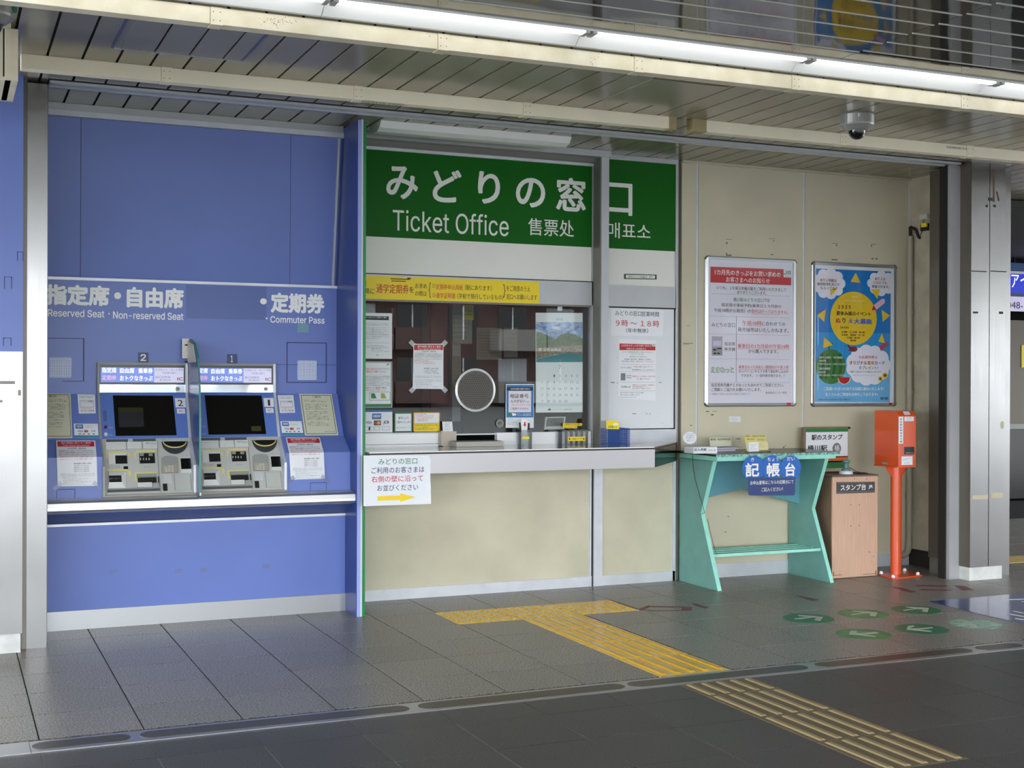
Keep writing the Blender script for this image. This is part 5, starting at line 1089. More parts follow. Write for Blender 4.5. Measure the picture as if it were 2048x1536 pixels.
# ================================================================== POSTER WALL
def frame(px, label, redtab):
    """px: outer corner pixels in the poster's own view; returns thing"""
    s, (a, b), (c_, d) = px; (u0, v1), (u1, v0) = s.uv(a, b), s.uv(c_, d); t = thing('poster_frame', label, 'poster', ((u0+u1)/2, WY, v0), 'framed posters on the cream wall')
    r_ = .028; wd = .026
    def rr(u0, v0, u1, v1, r_):
        o = []
        for cx_, cy_, a0_ in ((u1-r_, v1-r_, 0), (u0+r_, v1-r_, 90), (u0+r_, v0+r_, 180), (u1-r_, v0+r_, 270)):
            for k in range(5): a_ = math.radians(a0_+22.5*k); o.append((cx_+r_*math.cos(a_), cy_+r_*math.sin(a_)))
        return o
    oo = rr(u0, v0, u1, v1, r_); ii = rr(u0+wd, v0+wd, u1-wd, v1-wd, .004); mid = rr(u0+.007, v0+.007, u1-.007, v1-.007, r_-.006); n_ = len(oo)
    m = MB(); m.v = [tuple(s.P(u, v, 0)) for u, v in oo]+[tuple(s.P(u, v, .012)) for u, v in oo]+[tuple(s.P(u, v, .018)) for u, v in mid]+[tuple(s.P(u, v, .014)) for u, v in ii]+[tuple(s.P(u, v, .004)) for u, v in ii]
    for L_ in range(4): m.f += [(L_*n_+i, L_*n_+(i+1) % n_, (L_+1)*n_+(i+1) % n_, (L_+1)*n_+i) for i in range(n_)]
    m.build('frame', mat('poster_aluminium', 'b9bcc0', .28, .8), t)
    m = MB()
    for (ca, cb) in ((u0, v0), (u1, v0), (u0, v1), (u1, v1)):
        sx_ = 1 if ca == u0 else -1; sz_ = 1 if cb == v0 else -1
        pts = [(ca+sx_*(r_-(r_+.001)*math.cos(math.radians(a_))), cb+sz_*(r_-(r_+.001)*math.sin(math.radians(a_)))) for a_ in range(0, 91, 15)]+[(ca+sx_*r_, cb+sz_*.006), (ca+sx_*.006, cb+sz_*r_)]
        m.prism([s.P(u, v, .002) for u, v in pts], s.N*.0145)
    m.build('corner_cap', mat('dark_frame_corner', '4e5054', .3, .5), t)
    s.rectuv(u0+.01, v0+.01, u1-.01, v1-.01, 0.0005, .006).build('backing', PAPER, t)
    s.rect(*redtab, .0185, .0192).build('red_tab', RED, t)
    s.rectuv(u0+wd-.003, v0+wd-.003, u1-wd+.003, v1-wd+.003, .0105, .0110).build('cover_sheet', glassmat('poster_acrylic', (1, 1, 1), .35), t)
    return t
PD = .0068
A1_ = W.view(1400, 500, 4.8); t = frame((A1_, (42, 54), (912, 1500)), 'poster frame with the red headed white ticket notice', (822, 1466, 858, 1492))
sh = A1_.poly([(85, 105), (885, 140), (870, 1465), (75, 1460)], .006, .0066).build('poster_sheet', mat('poster_white', 'dcdbe6', .4), t)
A1_.poly([(95, 160), (872, 188), (868, 340), (95, 312)], .0066, .0070).build('red_header', RED, t)
A1_.poly([(798, 185), (873, 188), (871, 266), (796, 262)], .0070, .0072).build('logo_field', mat('poster_white', 'dcdbe6', .4), t); A1_.T('JR', 800, 218, 868, 40, INKG, t, .03, .0076, 3); A1_.T('JR東日本', 812, 250, 856, 9, INKG, t, 0, .0076, 1)
P1T = [('1カ月先のきっぷをお買い求めの', 137, 212, 768, 56, WHITE, .02), ('お客さまへのお知らせ', 245, 282, 665, 54, WHITE, .02), ('いつも、ＪＲ東日本桶川駅をご利用いただきまして', 155, 360, 822, 36, INK, .012), ('ありがとうございます。', 350, 405, 632, 34, INK, .012),
  ('桶川駅みどりの窓口', 315, 475, 605, 40, INKG, .012), ('では', 608, 482, 664, 34, INK, .012), ('指定席の事前予約(乗車日１カ月前の', 200, 528, 775, 40, INK, .012), ('午前10時から発売）の', 130, 577, 482, 38, INK, .012), ('受付は行っておりません。', 488, 588, 840, 38, REDT, .012),
  ('みどりの窓口', 106, 716, 332, 42, INK, .005), ('午前10時', 400, 700, 585, 46, REDT, .008), ('に合わせての', 588, 707, 812, 40, INK, .008), ('発売操作はいたしかねます。', 357, 764, 845, 44, INK, .008), ('指定席', 228, 900, 332, 36, INK, .005), ('券売機', 228, 952, 332, 36, INK, .005),
  ('乗車日の1カ月前の午前10時', 355, 920, 850, 44, REDT, .01), ('から購入できます。', 458, 972, 745, 38, INK, .01), ('乗車日の1カ月前と1週間前の午後２時', 365, 1122, 845, 32, REDT, .012), ('からパソコンやスマホ等で事前申し込みが', 366, 1164, 842, 30, INK, .012), ('できます。（一部列車を除きます。）', 390, 1205, 805, 30, INK, .012),
  ('指定席券売機やえきねっともあわせてご利用ください。', 102, 1296, 800, 36, INK, .012), ('ご理解とご協力をお願いいたします。', 102, 1340, 582, 34, INK, .012), ('※掲載の内容は2025年5月現在の情報です。', 102, 1382, 478, 18, INKL, 0), ('熊谷統括センター所長', 624, 1370, 826, 22, INK, 0)]
for (tx, x0, yc, x1, h, mt, bo) in P1T: A1_.T(tx, x0, yc, x1, h, mt, t, bo, .0074)
for k, (mt, bo, dd) in enumerate(((INKG, .11, .0072), (WHITE, .02, .0078))): A1_.T('えきねっと', 106-(0 if k else 6), 1150, 314+(0 if k else 6), 50+(0 if k else 14), mt, t, bo, dd)
m = MB()
for q in ((110, 418, 862, 420), (90, 632, 860, 634), (88, 803, 858, 805), (86, 1042, 856, 1044), (84, 1270, 854, 1272)): A1_.rect(*q, .0066, .0070, m)
A1_.rect(342, 634, 344, 1270, .0066, .0070, m); m.build('ruled_line', INKL, t)
m = MB()
for (x0, yy, x1) in ((488, 612, 765), (400, 725, 585), (355, 946, 850), (365, 1142, 845)): A1_.rect(x0, yy, x1, yy+2.5, .0066, .0070, m)
m.build('red_underline', REDT, t)
q = A1_.rect(108, 828, 210, 1015, .0066, .0070).build('machine_picture', mat('picture_grey', 'a8a8b4', .5), t); A1_.rect(122, 872, 198, 920, .007, .0073).build('picture_screen', mat('pic_lilac', 'c8c4d8', .5), q); A1_.rect(112, 935, 210, 1010, .007, .0073).build('picture_body', mat('pic_grey', '8f9096', .5), q)
m = MB()
for c4 in ((120, 950, 150, 966), (160, 940, 200, 952), (125, 985, 150, 1000), (160, 985, 185, 1000)): A1_.rect(*c4, .0073, .0076, m)
m.build('picture_slot', INK, q)
B1_ = W.view(1600, 500, 4.8); t = frame((B1_, (104, 108), (912, 1500)), 'poster frame with the blue summer colouring event poster', (838, 1466, 866, 1488))
B1_.poly([(142, 150), (870, 180), (862, 1462), (135, 1460)], .006, .0066).build('poster_sheet', PAPER, t)
B1_.poly([(148, 178), (868, 208), (862, 800), (145, 790)], .0066, .0070).build('blue_sky', SKYB, t); B1_.poly([(145, 790), (862, 800), (860, 1080), (142, 1080)], .0066, .0070).build('blue_sky', mat('poster_mid_blue', '2b93d2', .4), t); B1_.poly([(142, 1080), (860, 1080), (856, 1462), (138, 1458)], .0066, .0070).build('blue_sky', SKYL, t)
m = MB()
for a0_, rr_ in (((60, 620, 280, 860), 0),): pass
B1_.ell(285, 392, 730, 918, .0072, .0076, n=40).build('sun_disc', PYEL, t)
for tri in (((528, 220), (478, 306), (575, 316)), ((282, 382), (362, 356), (290, 442)), ((672, 380), (762, 376), (735, 472)), ((158, 626), (240, 570), (226, 692)), ((776, 576), (858, 628), (786, 692)), ((225, 838), (310, 912), (216, 942)), ((780, 798), (745, 880), (808, 895))): B1_.poly(list(tri), .0082, .0086).build('sun_ray', PYEL, t)
def cloud(cx_, cy_, rw, rh, n_, par):
    m = MB(); B1_.ell(cx_-rw*.85, cy_-rh*.85, cx_+rw*.85, cy_+rh*.85, .0076, .0078, m)
    for k in range(n_): a_ = 2*math.pi*k/n_; x_, y_ = cx_+rw*.72*math.cos(a_), cy_+rh*.72*math.sin(a_); r2 = rw*.34; B1_.ell(x_-r2, y_-r2*1.05, x_+r2, y_+r2*1.05, .0076, .00781+.00001*k, m, 16)
    m.build('cloud', mat('cloud_white', 'e4e4ee', .5), par)
cloud(272, 322, 150, 140, 9, t); cloud(775, 320, 130, 110, 8, t); cloud(650, 1105, 205, 175, 11, t)
# the two top clouds stay inside the sheet through their own size
DKT = [('ぬりえ用紙は', 186, 288, 345, 32, mat('rust_ink', 'a8552c', .5), .02), ('最寄駅改札窓口で', 158, 325, 372, 30, INK, .015), ('もらってね！', 188, 364, 342, 30, INK, .02), ('ぬりえは', 712, 276, 812, 30, mat('maroon_ink', '8a3038', .5), .02), ('どなたでも', 698, 312, 826, 28, mat('maroon_ink', '8a3038', .5), .02), ('参加できます。', 682, 350, 850, 30, INK, .02),
 ('今年は', 484, 452, 542, 20, WHITE, 0), ('さらにパワーアップ！', 424, 487, 608, 20, WHITE, 0), ('２０２５', 358, 546, 480, 36, INK, .03), ('夏休み展示イベント', 342, 606, 674, 42, INK, .03), ('ぬ', 335, 676, 384, 50, mat('pink_ink', 'c0405c', .5), .05), ('り', 400, 676, 430, 52, PGRN, .05), ('え', 458, 680, 502, 48, mat('violet_ink', '5a58b8', .5), .05), ('大募集', 510, 684, 686, 56, mat('event_blue_ink', '3468c0', .5), .05), ('【展示駅】', 380, 744, 458, 20, INK, 0),
 ('宮原駅・北上尾駅・桶川駅', 392, 786, 616, 20, INK, .02), ('北本駅・鴻巣駅・吹上駅', 392, 814, 614, 20, INK, .02), ('行田駅・熊谷駅', 440, 842, 568, 20, INK, .02), ('籠原駅', 476, 868, 532, 20, INK, .02),
 ('☆応募特典☆', 553, 1028, 738, 32, mat('magenta_ink', 'b03460', .5), .02), ('オリジナル', 466, 1082, 636, 38, mat('dark_red_ink', '8c2c34', .5), .04), ('電車', 638, 1084, 706, 38, mat('amber_ink', 'c08a28', .5), .04), ('カード', 708, 1084, 806, 38, mat('violet_ink', '5a58b8', .5), .04), ('をプレゼント！', 560, 1130, 742, 30, INK, .02), ('完成したぬりえと引き換えになります！', 472, 1168, 772, 18, INK, .02), ('※数には限りがありますので予めご了承ください', 505, 1203, 718, 10, INKL, 0),
 ('【ぬりえ配布・受付期間】', 180, 1030, 400, 22, WHITE, .02), ('2025年', 176, 1062, 246, 22, WHITE, .02), ('7月19日(土)～8月17日(日)', 172, 1095, 432, 22, WHITE, .02), ('【展示期間】', 178, 1138, 282, 22, WHITE, .02), ('2025年', 170, 1172, 240, 22, WHITE, .02), ('8月1日(金)～8月31日(日)', 168, 1202, 430, 22, WHITE, .02),
 ('ご応募いただいたぬりえは駅に展示いたします！', 220, 1332, 798, 34, WHITE, .03), ('たくさんのご参加をお待ちしております♪', 238, 1386, 742, 34, WHITE, .03), ('※掲載の内容は2025年7月1日現在の情報です。', 165, 1436, 486, 16, INK, 0), ('桶川駅', 764, 1424, 836, 28, INK, .02)]
B1_.ell(148, 950, 432, 1288, .0078, .0082, n=32).build('watermelon', PGRN, t)
m = MB()
for k, (a_, b_) in enumerate(((185, 215), (235, 262), (300, 322), (355, 385))): B1_.poly([(a_, 1000+20*(k % 3)), (b_, 990), (b_+14, 1120), (b_-6, 1240), (a_-4, 1230), (a_+16, 1110)], .0083, .0086, m)
m.build('melon_stripe', PGRD, t); m = MB(); B1_.poly([(262, 955), (268, 905), (305, 895), (310, 905), (280, 915), (276, 955)], .0083, .0086, m); m.build('melon_stem', PGRD, t)
B1_.ell(352, 1150, 482, 1292, .0083, .0086, n=20, a0=180, a1=360).build('melon_rind', mat('rind', 'c8dcb8', .5), t); B1_.ell(362, 1160, 472, 1284, .0087, .009, n=20, a0=180, a1=360).build('melon_flesh', RED, t)
B1_.poly([(700, 530), (780, 468), (806, 472), (808, 508), (726, 575)], .0083, .0087).build('crayon', mat('pale_pink_print', 'e0b8c8', .5), t); B1_.poly([(700, 530), (726, 575), (682, 580)], .0083, .0087).build('crayon_tip', RED, t); B1_.poly([(752, 930), (826, 878), (842, 908), (770, 970)], .0083, .0087).build('crayon', mat('magenta_ink', 'b03460', .5), t)
m = MB(); B1_.ell(468, 925, 545, 978, .0083, .0087, m); B1_.poly([(470, 950), (445, 915), (455, 908), (482, 935)], .0083, .0087, m); B1_.poly([(475, 965), (458, 970), (455, 962), (475, 955)], .0083, .0087, m); m.build('beetle', mat('beetle_red', '7a1f28', .5), t)
for (x_, y_, r2) in ((810, 1205, 30), (765, 1236, 24)):
    m = MB()
    for k in range(10): a_ = 2*math.pi*k/10; B1_.ell(x_+r2*.65*math.cos(a_)-r2*.33, y_+r2*.65*math.sin(a_)-r2*.33, x_+r2*.65*math.cos(a_)+r2*.33, y_+r2*.65*math.sin(a_)+r2*.33, .0083, .0087+.00001*k, m, 10)
    q = m.build('sunflower_petals', PYEL, t); B1_.ell(x_-r2*.45, y_-r2*.45, x_+r2*.45, y_+r2*.45, .0089, .0092).build('sunflower_heart', mat('brown_print', '5a3a1c', .5), q)
for (tx, x0, yc, x1, h, mt, bo) in DKT: B1_.T(tx, x0, yc, x1, h, mt, t, bo, .0095)
t = sheet(W.view(1340, 810, 3.939), 'small_wall_sticker', 'small white printed sticker on the cream wall above the writing desk', 'sticker', [(466, 90), (554, 92), (554, 134), (466, 132)], PAPER); s = W.view(1340, 810, 3.939)
for yy, tx, a_, b_ in ((101, 'ボールペン', 484, 532), (113, 'をお持ち帰りにならないで', 470, 550), (126, 'ください', 486, 536)): s.T(tx, a_, yy, b_, 9, INKB, t, 0, .003, 1)

# ================================================================== WRITING DESK
t = thing('writing_desk', 'teal painted wooden writing desk with zigzag side panels', 'desk', (5.28, 7.75, 0))
def zig(x0, x1, name):
    pts = [(7.55, 0.876), (7.705, 0.508), (7.485, 0.0), (7.985, 0.0), (7.985, 0.876)]
    o = MB().prism([(x0, y, z) for y, z in pts], (x1-x0, 0, 0)).build(name, TEAL, t)
    m = MB()
    for (ya, za), (yb_, zb_) in ((pts[0], pts[1]), (pts[1], pts[2])): m.add([(x0, ya-.001, za), (x1, ya-.001, za), (x1, yb_-.001, zb_), (x0, yb_-.001, zb_)], [(0, 3, 2, 1)])
    m.build('edge_band', TEALL, o)
zig(4.80, 4.832, 'side_panel'); zig(5.735, 5.765, 'side_panel')
box('top', TEALL, t, 4.80, 5.79, 7.50, 7.985, 0.878, 0.915, bevel=.004)
box('top_surface', DKWOOD, t, 4.775, 5.80, 7.478, 7.99, 0.912, 0.928, bevel=.004)
box('worn_edge', WORN, t, 4.78, 5.805, 7.4755, 7.478, 0.909, 0.926)
s = FY(7.85).view(1340, 810, 3.939); m = MB(); zt_ = .878
z_l, z_m, z_r = s.uv(305, 745)[1], s.uv(560, 660)[1], s.uv(955, 770)[1]; x_m = s.uv(560, 660)[0]
m.prism([(4.832, 7.85, zt_), (4.832, 7.85, z_l-.01), (x_m, 7.85, z_m), (5.735, 7.85, z_r-.01), (5.735, 7.85, zt_)], (0, .018, 0)).build('apron', TEALB, t)
for k in range(4): y_ = 7.60+k*.085; box('shelf_slat', TEALL, t, 4.832, 5.735, y_, y_+.052, .212, .232)
m = MB(); XD_ = Surf((4.799, 0, 0), (0, -1, 0), (0, 0, 1))
m.tube([(4.797, -u, v) for u, v in [XD_.view(1340, 810, 3.939).uv(a, b) for a, b in ((180, 372), (184, 500), (200, 590), (232, 700), (262, 800), (275, 850))]]+[(4.797, 7.70, .50)], .0016, 6)
m.tube([(4.84, 7.68, .47), (4.845, 7.66, .40), (4.85, 7.62, .30), (4.85, 7.58, .235)], .0016, 6); m.build('pen_cord', mat('green_black_cord', '23302c', .6), t)
# round blue signs on the desk edge
s = FY(7.474).view(1340, 810, 3.939); t = thing('round_desk_sign', 'three overlapping blue discs with large white lettering on the desk edge', 'sign', s.pt(800, 590))
for k, (a, b, c_, d) in enumerate(((568, 402, 752, 590), (725, 396, 880, 588), (868, 400, 1030, 594))): s.ell(a, b, c_, d, .0005+.0012*k, .0015+.0012*k, n=32).build('disc', mat('disc_blue', '155fb4', .25), t)
for (tx, x0, yc, x1, h) in (('記', 590, 512, 700, 110), ('帳', 758, 512, 862, 110), ('台', 904, 508, 984, 108)): s.T(tx, x0, yc, x1, h, WHITE, t, .03, .0048, 4)
for (tx, x0, yc, x1) in (('き', 634, 430, 660), ('ちょう', 765, 428, 852), ('だい', 918, 424, 980)): s.T(tx, x0, yc, x1, 30, WHITE, t, .01, .0048)
t = thing('navy_desk_plate', 'navy plate with two white lines hanging below the three blue discs', 'sign', s.pt(800, 715))
s.poly([(612, 572), (984, 572), (980, 700), (972, 712), (622, 712), (614, 700)], .0045, .006).build('plate', NAVY, t); s.T('お申込書等はこちらの記帳台にて', 628, 614, 970, 32, WHITE, t, .01, .0066); s.T('ご記入ください！', 715, 666, 885, 32, WHITE, t, .01, .0066)
# things lying on the desk
DS = lambda y: FY(y).view(1340, 810, 3.939)
s = DS(7.72); t = thing('round_paper_sign', 'round white sign on a small clear stand at the left end of the desk', 'sign', s.pt(155, 330)[0:3] if False else (4.86, 7.70, .928))
s.ell(102, 212, 208, 305, 0, .003).build('disc', PAPER, t)
for i, (yy, mt) in enumerate(((228, INKL), (243, INKB), (257, INKB), (270, REDT), (284, INKB))): s.T('記入台をご利用ください'[i:i+8], 122, yy, 190, 11, mt, t, .01, .0035, 1)
s.poly([(110, 300), (205, 300), (215, 352), (130, 352)], -.01, -.007).build('clear_stand', CLEAR, t); u, v = s.uv(155, 300); box('base', CLEAR, t, u-.04, u+.04, 7.68, 7.76, .928, .932)
s = DS(7.60); t = thing('form_box', 'white box of forms lying at the left end of the desk', 'box', (4.95, 7.62, .928)); (u0, v1), (u1, _) = s.uv(185, 336), s.uv(372, 368)
box('box', PAPER, t, u0, u1, 7.60, 7.72, .928, v1+.002); s.T('記入用紙', 190, 352, 288, 22, INKB, t, .03, .001); s.T('お申込書', 295, 356, 360, 12, INKL, t, 0, .001, 1)
def stackforms(s, a, b, c_, d, y, lab, head, tilt, blue):
    t = thing('form_holder', lab, 'forms', s.pt((a+c_)/2, d), 'application form holders on the desk'); return t
s = DS(7.86); t = thing('form_holder', 'beige headed form holder with a loose pile of white forms', 'forms', (5.02, 7.85, .928), 'application form holders on the desk')
s.poly([(310, 256), (482, 254), (488, 345), (318, 345)], -.004, 0).build('back_card', PAPERB, t); s.T('乗車券・指定券等申込書', 318, 272, 474, 16, INK, t, .02, .001, 1)
rnd = random.Random(9)
for k in range(7):
    a_ = rnd.uniform(-.25, .25); cx_, cy_ = 5.03+rnd.uniform(-.02, .05), 7.79+rnd.uniform(-.02, .02); pts = []
    for x_, y_ in ((-.09, -.06), (.09, -.06), (.09, .06), (-.09, .06)): pts.append((cx_+x_*math.cos(a_)-y_*math.sin(a_), cy_+x_*math.sin(a_)+y_*math.cos(a_), .929+.0045*k))
    MB().prism(pts, (0, 0, .0035)).build('form', PAPER if k % 3 else mat('pale_violet_paper', '9c9ab8', .5), t)
s = DS(7.62); t = thing('form_holder', 'yellow headed form holder standing in the middle of the desk', 'forms', (5.15, 7.62, .928), 'application form holders on the desk')
s.poly([(582, 236), (748, 232), (770, 354), (604, 358)], -.004, 0).build('back_card', mat('straw_card', 'c9bd72', .5), t); s.T('定期券・企画券ほか申込書', 590, 246, 744, 14, INK, t, .02, .001, 1); s.T('新規お申込用', 606, 270, 662, 12, INK, t, 0, .001, 1); s.T('払戻お申込用', 688, 274, 742, 12, INK, t, 0, .001, 1)
s.poly([(608, 294), (684, 290), (688, 365), (610, 368)], .0, .02).build('form', PAPER, t); s.poly([(690, 290), (762, 290), (768, 352), (694, 356)], .0, .012).build('form', mat('straw_form', 'd2c98f', .5), t); textblock(s, t, 618, 678, [310, 322, 334, 346], 7, INKL, 61, .0206); textblock(s, t, 698, 756, [305, 318, 330], 7, INKL, 62, .0126)
u0_, v_ = s.uv(600, 360); u1_, _ = s.uv(772, 360); box('base', CLEAR, t, u0_, u1_, 7.59, 7.64, .928, .934)

# ================================================================== STAMP STAND
CA, CB_, CY, CT = X(1664.5, 7.62, 1050), X(1755, 7.62, 1050), 7.62, .733
t = thing('stamp_cabinet', 'pale wood stamp cabinet between the teal desk and the orange machine', 'cabinet', ((CA+CB_)/2, 7.8, 0))
box('side', WOODS, t, CA, CA+.02, CY+.012, 7.985, 0.0, CT); box('side', WOODS, t, CB_-.02, CB_, CY+.012, 7.985, 0.0, CT); box('front_board', WOODF, t, CA, CB_, CY, CY+.012, 0.004, CT); box('back_board', WOODS, t, CA+.02, CB_-.02, 7.97, 7.985, 0, CT)
box('top', mat('brown_top_board', '6b5746', .5), t, CA-.004, CB_+.004, CY-.002, 7.985, CT, CT+.012)
m = MB(); s = FY(CY).view(1580, 800, 3.84)
for a, b in ((468, 806), (533, 806), (468, 968), (533, 965), (495, 605), (588, 605)): s.ell(a-4, b-4, a+4, b+4, .0002, .001, m, 8)
for a, b, c_, d in ((335, 1345, 400, 1349), (560, 1338, 660, 1342), (605, 1164, 614, 1170), (640, 1200, 648, 1204), (332, 1320, 338, 1350), (655, 1310, 662, 1345)): s.rect(a, b, c_, d, .0002, .001, m)
m.build('screw_mark', mat('brown_mark', '6a5040', .7), t)
q = s.poly([(356, 630), (649, 626), (649, 710), (356, 720)], .0005, .004).build('black_plate', mat('plate_charcoal', '37373a', .35), t); m = MB()
for c4 in ((361, 636, 644, 638), (361, 709, 644, 711)): s.rect(*c4, .004, .0044, m)
m.build('plate_line', mat('tan_line', 'a08c70', .5), q); s.T('スタンプ台', 385, 674, 580, 48, WHITE, q, .02, .0045, 3); s.T('JR', 600, 668, 634, 32, WHITE, q, .03, .0045)
t = thing('rubber_stamp', 'green handled station stamp on a white pad atop the wood cabinet', 'stamp', (6.06, 7.74, CT+.012)); sP = FY(7.74).view(1580, 800, 3.84); u, v = sP.uv(430, 560)
MB().lathe((u, 7.74, CT+.012), [(0, 0), (.05, 0), (.05, .018), (.042, .024), (0, .024)]).build('ink_pad', PAPER, t, smooth=False)
MB().lathe((u, 7.74, CT+.036), [(0, 0), (.034, 0), (.034, .012), (.02, .018), (.02, .055), (.03, .06), (.03, .075), (.024, .08), (0, .08)]).build('handle', mat('stamp_green', '4f7f78', .4), t)
m = MB(); m.tube([(u+.03, 7.74, CT+.06), (u+.08, 7.73, CT+.03), (u+.14, 7.72, CT+.016), (u+.19, 7.76, CT+.015), (u+.1, 7.80, CT+.016)], .0022, 6); m.tube([(u+.02, 7.72, CT+.03), (u+.06, 7.68, CT+.016), (u+.12, 7.7, CT+.018), (u+.15, 7.68, CT+.016)], .004, 6); m.build('chain', DARK, t)
s = FY(7.9).view(1580, 800, 3.84); t = thing('stamp_sign_board', 'green, white and orange stamp sign board standing behind the wood cabinet', 'sign', s.pt(270, 580))
s.rect(106, 210, 446, 516, -.03, -.002).build('board', WOODS, t); s.rect(122, 222, 442, 248, -.001, .002).build('green_band', INKG, t); s.rect(122, 248, 442, 438, -.001, .002).build('white_field', PAPER, t); s.rect(122, 438, 442, 474, -.001, .002).build('orange_band', ORANGED, t); s.rect(122, 474, 442, 514, -.001, .002).build('green_band', INKG, t)
s.T('駅のスタンプ', 164, 288, 402, 44, INK, t, .03, .0028, 3); s.T('桶川駅', 132, 370, 285, 44, INK, t, .03, .0028, 3); q = s.ell(325, 330, 390, 412, .002, .0026).build('stamp_print', mat('stamp_grey', '6d716c', .5), t); s.T('桶', 340, 370, 376, 50, PAPER, q, 0, .0032); s.rect(130, 516, 446, 530, -.09, .0).build('foot', WOODS, t); u, v = s.uv(458, 214); MB().cyl((u, 7.9, v), (u, 7.93, v), .008, n=8).build('knob', DARK, t)
box('support_post', WOODS, t, s.uv(270, 530)[0]-.02, s.uv(270, 530)[0]+.02, 7.93, 7.97, CT+.012, s.uv(270, 525)[1])

# ================================================================== ORANGE MACHINE
t = thing('certificate_machine', 'orange boarding certificate machine on a round post', 'machine', (6.40, 7.57, 0)); YO = 7.45
xa, xb = X(1797, YO, 900), X(1832, YO, 900); zt_ = FY(YO).uv(1797, 832)[1]; zb_ = FY(YO).uv(1797, 933)[1]; yb2 = 7.715
MB().prism([(xa, y, z) for y, z in ((YO, zb_), (YO, zt_), (YO+.03, zt_+.035), (yb2, zt_+.035), (yb2, zb_))], (xb-xa, 0, 0)).build('cabinet', ORANGE, t, bevel=.003)
box('support_plate', ORANGE, t, xa-.004, xb+.004, YO+.005, yb2, zb_-.008, zb_)
px_, py_ = (xa+xb)/2+.01, 7.58
m = MB(); MB().cyl((px_, py_, 0.012), (px_, py_, zb_-.008), .040, n=28).build('post', ORANGE, t)
MB().prism([(px_-.04, py_-.003, zb_-.008), (px_-.10, py_-.003, zb_-.008), (px_-.04, py_-.003, zb_-.09)], (0, .006, 0)).build('gusset', ORANGE, t); MB().prism([(px_+.04, py_-.003, zb_-.008), (px_+.085, py_-.003, zb_-.008), (px_+.04, py_-.003, zb_-.09)], (0, .006, 0)).build('gusset', ORANGE, t); MB().prism([(px_-.003, py_-.04, zb_-.008), (px_-.003, py_-.12, zb_-.008), (px_-.003, py_-.04, zb_-.09)], (.006, 0, 0)).build('gusset', ORANGE, t)
MB().prism([(6.235, 7.425, 0), (6.55, 7.475, 0), (6.605, 7.72, 0), (6.285, 7.665, 0)], (0, 0, .012)).build('base_plate', ORANGE, t, bevel=.002)
for bx_, by_ in ((6.27, 7.46), (6.53, 7.50), (6.57, 7.69), (6.31, 7.64)): MB().lathe((bx_, by_, .012), [(0, 0), (.014, 0), (.013, .012), (.008, .018), (0, .02)], 12).build('bolt_cap', PAPER, t)
OF = FY(YO).view(1580, 800, 3.84); q = OF.rect(834, 128, 868, 335, .0005, .0015).build('white_strip', PAPER, t)
for k, ch in enumerate('乗車駅証明書発行機'): OF.T(ch, 845, 147+k*21.5, 857, 14, INK, q, .03, .002, 1)
q = OF.rect(878, 128, 950, 162, .0005, .0015).build('white_label', PAPER, t); OF.T('運賃精算に', 890, 138, 940, 9, INKL, q, 0, .002, 1); OF.T('必要です', 895, 153, 930, 9, INKL, q, 0, .002, 1)
OF.rect(876, 360, 954, 416, .0005, .0012).build('slot_mouth', BLACK, t); OF.rect(888, 404, 946, 408, .0012, .003).build('slot_lip', MGREYD, t)
q = OF.rect(856, 434, 940, 497, .0005, .0015).build('white_label', PAPER, t); OF.T('きっぷをお持ちでない', 863, 450, 932, 8, INKG, q, 0, .002, 1); OF.T('お客さまは', 863, 461, 900, 8, INKG, q, 0, .002, 1); OF.T('桶川駅', 875, 484, 915, 8, INKL, q, 0, .002, 1)
s = yz((YO+.03, zt_+.035), (YO, zt_)).view(1580, 800, 3.84); q = s.rect(866, 90, 926, 114, .0008, .0018).build('white_label', PAPER, t); s.T('証明書', 876, 102, 916, 8, REDT, q, 0, .0022, 1)
sx_ = Surf((xa, 0, 0), (0, -1, 0), (0, 0, 1)).view(1580, 800, 3.84); sx_.rect(708, 474, 752, 496, .0005, .002).build('maker_plate', INKL, t)
# pipe in the corner
t = thing('conduit_pipe', 'old painted conduit running down the corner beside the orange machine', 'pipe', (6.84, 7.93, 0)); XP, YP = 6.838, 7.955
m = MB().cyl((XP, YP, .17), (XP, YP, 2.55), .022, n=14); pts = [(XP, YP, .17), (XP-.005, YP, .12), (XP-.03, YP, .09), (XP-.07, YP, .08), (XP-.13, YP, .08)]
for a, b in zip(pts[:-1], pts[1:]): m.cyl(a, b, .024, n=14)
m.build('pipe', PIPE, t); m = MB()
for z_ in (1.33, .95, .52, 1.95): m.cyl((XP, YP, z_), (XP, YP, z_+.03), .029, n=14); m.box(XP, XP+.03, YP-.005, YP+.04, z_+.008, z_+.02)
m.build('pipe_clip', PIPE, t); MB().tube([(XP, YP, 2.54), (XP, YP, 2.60), (XP-.01, YP-.01, 2.62), (XP+.02, YP-.04, 2.60), (XP+.03, YP-.06, 2.54), (XP+.03, YP-.08, 2.53)], .012, 8).build('black_elbow', DARK, t)
t = thing('emergency_device', 'small wired box with a yellow cap high on the plaster return', 'device', (6.86, 7.62, 2.55)); s = Surf((6.866, 0, 0), (0, -1, 0), (0, 0, 1)).view(1780, 320, 6.4)
s.rect(404, 705, 500, 752, 0, .02).build('white_box', MGREY, t); s.rect(408, 755, 440, 815, 0, .014).build('wire_coil', MGREYD, t); s.rect(438, 815, 500, 855, 0, .03).build('yellow_cap', YEL, t); s.rect(410, 825, 500, 900, 0, .016).build('black_body', BLACK, t)
p0 = s.pt(430, 900, .01); MB().tube([p0, s.pt(410, 970, .02), (XP+.03, YP-.08, 2.53)], .003, 6).build('wire', DARK, t)
